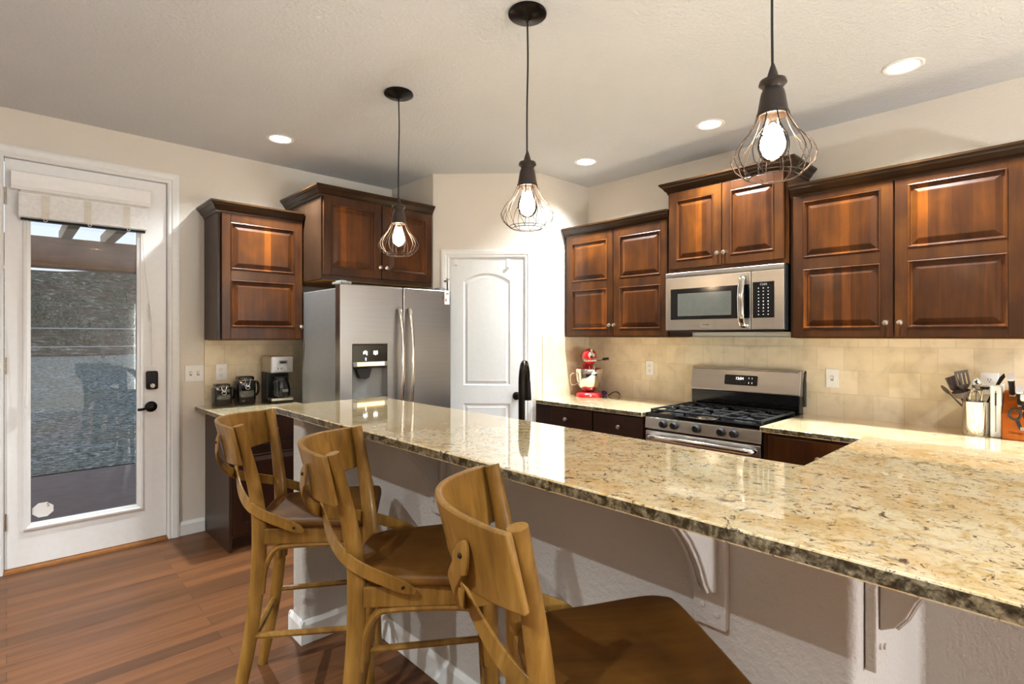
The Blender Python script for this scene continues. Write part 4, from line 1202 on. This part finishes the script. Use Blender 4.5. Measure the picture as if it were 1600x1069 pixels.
# local +x is the front of the mixer
b_ = B(); b_.loft([[(x, y, z) for x, y in rrect(-.15 * k, .145 * k, -.108 * k, .108 * k, .07 * k, 6)] for k, z in ((1, .0005), (1.0, .022), (.95, .034), (.6, .04))]); mb = b_.obj('base', 'red', mxr, smooth=True, angle=60)
B().box(.143, .147, -.006, .012, .008, .028).obj('base_emblem', 'chrome', mb)
b_ = B(); b_.loft([[(x + o, y, z) for x, y in rrect(-.055, .035, -.05 * k, .05 * k, .03, 5)] for o, k, z in ((-.085, 1.1, .036), (-.09, .95, .12), (-.085, .9, .22), (-.07, .95, .275))]); b_.obj('column', 'red', mxr, smooth=True, angle=60)
hd = B(); n = 14; loops = []
for k in range(n + 1):
    t = k / n; x = -.15 + .30 * t
    rr = .073 * (min(1, math.sin(PI * (.06 + .94 * t) / 1.0 * .5 + .25)) if False else (1 - (2 * t - 1) ** 6 * .55) * (1 - .06 * t))
    if k in (0, n): rr *= .55
    loops.append([(x, rr * .92 * math.cos(2 * PI * q / 24), .335 + rr * math.sin(2 * PI * q / 24)) for q in range(24)])
hdo = hd.loft(loops).obj('motor_head', 'red', mxr, smooth=True, angle=60)
bnd = B(); loops = []
for k in range(11):
    t = .16 + .80 * k / 10; x = -.15 + .30 * t
    rr = .073 * (1 - (2 * t - 1) ** 6 * .55) * (1 - .06 * t) + .0012
    loops.append([(x, rr * .92 * math.cos(a), .335 + rr * math.sin(a)) for a in [(-.36 + .22 * q / 4) for q in range(5)]] + [(x, (rr - .004) * .92 * math.cos(a), .335 + (rr - .004) * math.sin(a)) for a in [(-.36 + .22 * q / 4) for q in reversed(range(5))]])
bnd.loft(loops); bo_ = bnd.obj('trim_band', 'chrome', hdo, smooth=True)
hbn = B(); hbn.box(.128, .144, -.052, .052, .302, .322); hbo = hbn.obj('front_band', 'chrome', hdo, bevel=.003)
TX = Matrix.Rotation(PI / 2, 4, 'Z') @ Matrix.Rotation(PI / 2, 4, 'X')
B().text('KitchenAid', .017, Matrix.Translation((.1448, 0, .312)) @ TX, .0003).obj('lettering', 'black_matte', hbo)
q = B(); q.lathe([(.026, .128), (.027, .150), (.022, .156), (.006, .158)], 'x', (0, .012, .352), 24); q.obj('hub_cap', 'chrome', hdo, smooth=True)
q = B(); q.lathe([(.011, 0), (.009, .022), (.004, .026)], 'z', (.132, .012, .378), 12); q.obj('hub_screw', 'chrome', hdo, smooth=True)
bw = B(); bw.lathe([(.045, .045), (.052, .05), (.088, .085), (.108, .14), (.112, .19), (.115, .232), (.113, .235), (.110, .232), (.106, .15), (.085, .09), (.03, .055)], c=(.035, 0, 0), n=36); bwo = bw.obj('bowl', 'chrome', mxr, smooth=True, angle=70)
B().sweep(spline([(.035 + .03, -.108, .20), (.04 + .03, -.145, .195), (.04 + .03, -.16, .15), (.04 + .03, -.145, .10), (.035 + .03, -.1, .11)], 5), ellipse(.013, .004), (1, 0, 0)).obj('bowl_handle', 'chrome', bwo, smooth=True)
wh = B()
for k in range(6):
    t = PI * k / 6
    wh.tube([(.045 + .05 * math.sin(u) * math.cos(t), .05 * math.sin(u) * math.sin(t), .275 - .10 * (1 - math.cos(u)) * .5) for u in [PI * j / 8 for j in range(9)]], .002, 5)
wh.lathe([(.012, .275), (.012, .30)], c=(.045, 0, 0), n=12); wh.obj('wire_whip', 'chrome', mxr)
q = B(); q.tube([(-.06, .06, .30), (-.03, .10, .30), (.0, .125, .315)], [.004, .004, .004], 8); q.obj('speed_arm', 'chrome', mxr)
q = B(); q.tube([(.0, .12, .312), (.02, .165, .318)], .012, 10); q.obj('speed_knob', 'black_matte', mxr)
q = B(); q.tube([(-.02, .06, .17), (-.01, .125, .165)], .008, 10); q.obj('lift_knob', 'red', mxr)
# purple pouch and cord beside the mixer base
tag(B().sphere((0, 0, .02), .026, 1.2, .9, .75, 8).obj('cloth_pouch', 'purple', loc=(3.735, 2.80, .8905), smooth=True), 'small dark purple cloth bundle behind the mixer base', 'cloth')
tag(B().tube(spline([(3.70, 2.73, .896), (3.74, 2.70, .925), (3.775, 2.685, .92), (3.79, 2.675, .896)], 6), .004, 6).obj('mixer_cord', 'darkcord'), 'thin dark cord looping on the worktop beside the mixer base', 'cord')

# ------------------------------------------------------------------ crock with utensils, holder, knife block
CX, CY, CZ = 3.635, .362, .8905
cr = B(); cr.lathe([(.054, 0), (.056, .004), (.056, .168), (.0575, .172), (.055, .173), (.053, .168), (.053, .01), (.001, .008)], n=36, cap0=True, cap1=False)
tag(cr.obj('utensil_crock', 'chrome', loc=(CX, CY, CZ), smooth=True, angle=50), 'shiny steel crock full of cooking utensils on the right worktop', 'crock')


def utensil(name, label, cat, base, tip, build, mat, hr=.005):
    """handle from base (inside the crock) to tip, the head built beyond it in a frame: z along handle"""
    a, c = Vector(base), Vector(tip); d = (c - a).normalized()
    r = thing(name, label, cat, (CX + a.x, CY + a.y, CZ + a.z), 0, 'utensils in the steel crock')
    view = Vector((-.71, -.70, 0)); x = d.cross(view).normalized(); y = x.cross(d) * -1
    R = Matrix((x, y, d)).transposed().to_4x4()
    L = (c - a).length
    hb_ = B(); hb_.lathe([(hr * .8, 0), (hr, L * .5), (hr * .8, L)], n=8); hb_.xform(R); hb_.obj('handle', mat, r, smooth=True)
    h_ = B(); build(h_, L); h_.xform(R); h_.obj('head', mat, r)
    return r


def spat(wd, ln, slots=True):
    def f(h_, L):
        if slots:
            n = 4; s_ = wd * 2 / (2 * n - 1)
            for k in range(n): h_.box(-wd + 2 * k * s_, -wd + (2 * k + 1) * s_, -.002, .002, L + .012, L + ln - .012)
        else: h_.box(-wd, wd, -.002, .002, L + .012, L + ln - .012)
        h_.box(-wd, wd, -.002, .002, L + ln - .013, L + ln); h_.prism([(-.006, L - .02), (.006, L - .02), (wd, L + .013), (-wd, L + .013)], 'y', -.002, .002)
    return f
def ladle(h_, L): h_.lathe([(.002, L - .01), (.028, L), (.038, L + .02), (.040, L + .03), (.038, L + .03), (.026, L + .006), (.002, L - .004)], n=20)
def spoonh(h_, L): h_.sphere((0, 0, L + .03), .034, .75, .2, 1.1, 10)
def masher(h_, L):
    for x in (-.03, -.018, -.006, .006, .018, .03): h_.box(x - .0028, x + .0028, -.02, .02, L + .005, L + .02)
    h_.box(-.036, .036, -.004, .004, L - .002, L + .006)
def whisk(h_, L):
    for k in range(5):
        t = PI * k / 5
        h_.tube([(.024 * math.sin(u) * math.cos(t), .024 * math.sin(u) * math.sin(t), L + .045 * (1 - math.cos(u))) for u in [PI * j / 8 for j in range(9)]], .0012, 5)
utensil('spatula', 'broad brown slotted turner standing tallest in the steel crock', 'spatula', (.0, .01, .02), (-.018, .045, .245), spat(.034, .085), 'utensil')
utensil('spatula', 'brown solid turner leaning left in the steel crock', 'spatula', (.01, -.005, .02), (.0, .075, .225), spat(.03, .075, False), 'utensil')
utensil('serving_spoon', 'dark handled spoon leaning far left over the crock rim', 'spoon', (.02, -.02, .05), (-.02, .105, .205), lambda h_, L: h_.sphere((0, 0, L + .025), .03, .35, .2, 1.0, 8), 'utensil')
utensil('ladle', 'brown ladle with holes leaning left in the crock', 'ladle', (.0, .0, .02), (-.04, .048, .195), ladle, 'utensil')
utensil('serving_spoon', 'bright steel spoon standing behind the masher in the crock', 'spoon', (.01, .0, .02), (.02, .0, .225), spoonh, 'chrome')
utensil('whisk', 'thin wire whisk at the front of the steel crock', 'whisk', (.0, .0, .02), (-.03, -.002, .15), whisk, 'chrome', .004)
utensil('masher', 'steel potato masher with a ridged head in the crock', 'masher', (-.01, .0, .02), (-.03, -.028, .235), masher, 'chrome', .006)
utensil('tongs', 'dark tongs leaning right over the white holder', 'tongs', (.01, .02, .02), (.0, -.085, .27), lambda h_, L: h_.prism([(-.006, L - .01), (.006, L - .01), (.012, L + .04), (0, L + .055), (-.008, L + .03)], 'y', -.003, .003), 'black_matte')
hd_ = thing('slim_holder', 'slim white upright holder with dark slots between the crock and knife block', 'holder', (3.60, .285, .8905))
B().box(0, .17, -.022, .02, .0005, .262).obj('case', 'white_plastic', hd_, bevel=.005)
B().box(-.0012, .0, -.003, .001, .03, .235).obj('slot', 'grey_plastic', hd_); B().box(-.0022, -.0013, -.004, .002, .16, .225).obj('lever', 'black_matte', hd_)

kbk = thing('knife_block', 'orange-brown wooden knife block full of black-handled knives at the right edge', 'knife block', (3.575, .185, .8905))
q = B(); q.prism([(0, .0005), (.012, .125), (.125, .235), (.205, .205), (.21, .0005)], 'y', -.075, .075); kbo = q.obj('block', 'block', kbk, bevel=.004)
TW = Matrix.Rotation(-PI / 2, 4, 'Z') @ Matrix.Rotation(PI / 2, 4, 'X')
B().text('Chicago Cutlery', .017, Matrix.Translation((.0028, -.006, .036)) @ Matrix.Rotation(.096, 4, 'Y') @ TW, .0003).obj('lettering', 'black_matte', kbo)
ang = math.atan2(.11, .113); nn = Vector((-math.sin(ang), 0, math.cos(ang)))
KL = ['large knife standing at the top left of the knife block', 'large knife standing at the top right of the knife block', 'middle-row knife at the left of the knife block', 'middle-row knife at the right of the knife block', 'short knife at the centre of the knife block']
for k, (t, y, ln) in enumerate(((.82, .042, .125), (.86, -.035, .13), (.42, .01, .105), (.5, -.028, .11), (.22, -.008, .09))):
    p = Vector((3.575, .185, .8905)) + Vector((.012 + .113 * t, y, .125 + .11 * t)) + nn * .001
    kn = thing('knife', 'black-handled ' + KL[k], 'knife', p, 0, 'knives in the knife block')
    up_ = Vector((0, 1, 0)); x_ = up_; y_ = nn.cross(x_)
    R = Matrix((x_, y_, nn)).transposed().to_4x4()
    B().loft([[(a, c, z) for a, c in rrect(-.0125 * s_, .0125 * s_, -.0185 * s_ + o, .0185 * s_ + o, .009, 3)] for s_, o, z in ((.9, 0, .012), (1, 0, .03), (.9, .002, ln * .6), (1.1, .004, ln))]).xform(R).obj('handle', 'black_matte', kn, smooth=True, angle=50)
    B().box(-.011, .011, -.016, .016, 0, .0118).xform(R).obj('bolster', 'satin', kn, bevel=.001)
    B().loft([[(a, c + .004, z) for a, c in rrect(-.0145, .0145, -.021, .021, .009, 3)] for z in (ln + .0003, ln + .012)]).xform(R).obj('end_cap', 'satin', kn)
sc_ = thing('scissors', 'black-handled kitchen scissors hung at the front of the knife block', 'scissors', (3.562, .185, .945))
for sg in (-1, 1):
    B().tube([(-.002 - .006, .026 * sg + .02 * math.cos(2 * PI * k / 20), .075 + .026 * math.sin(2 * PI * k / 20)) for k in range(20)], .0055, 8, True).obj('finger_loop', 'black_matte', sc_, smooth=True)
    B().loft([[(-.012, .022 * sg - .008, .055), (-.003, .022 * sg - .008, .055), (-.003, .022 * sg + .006, .05), (-.012, .022 * sg + .006, .05)], [(-.012, .004 * sg - .006, .005), (-.003, .004 * sg - .006, .005), (-.003, .004 * sg + .006, .0), (-.012, .004 * sg + .006, .0)]]).obj('shank', 'black_matte', sc_)
B().box(-.0135, -.0125, -.007, .007, .0, .016).obj('pivot', 'chrome', sc_)

# ------------------------------------------------------------------ unseen globe lamp added behind the viewpoint to light the bar end
gl = thing('added_globe_lamp', 'unseen white globe lamp added behind the viewpoint to light the bar end', 'lamp', (1.72, -2.3, 0))
B().lathe([(.12, .0005), (.12, .015), (.02, .025), (.012, .04), (.012, .84)], n=24).obj('stand', 'bronze', gl, smooth=True)
B().sphere((0, 0, .951), .11, n=12).obj('globe', 'globe', gl, smooth=True)
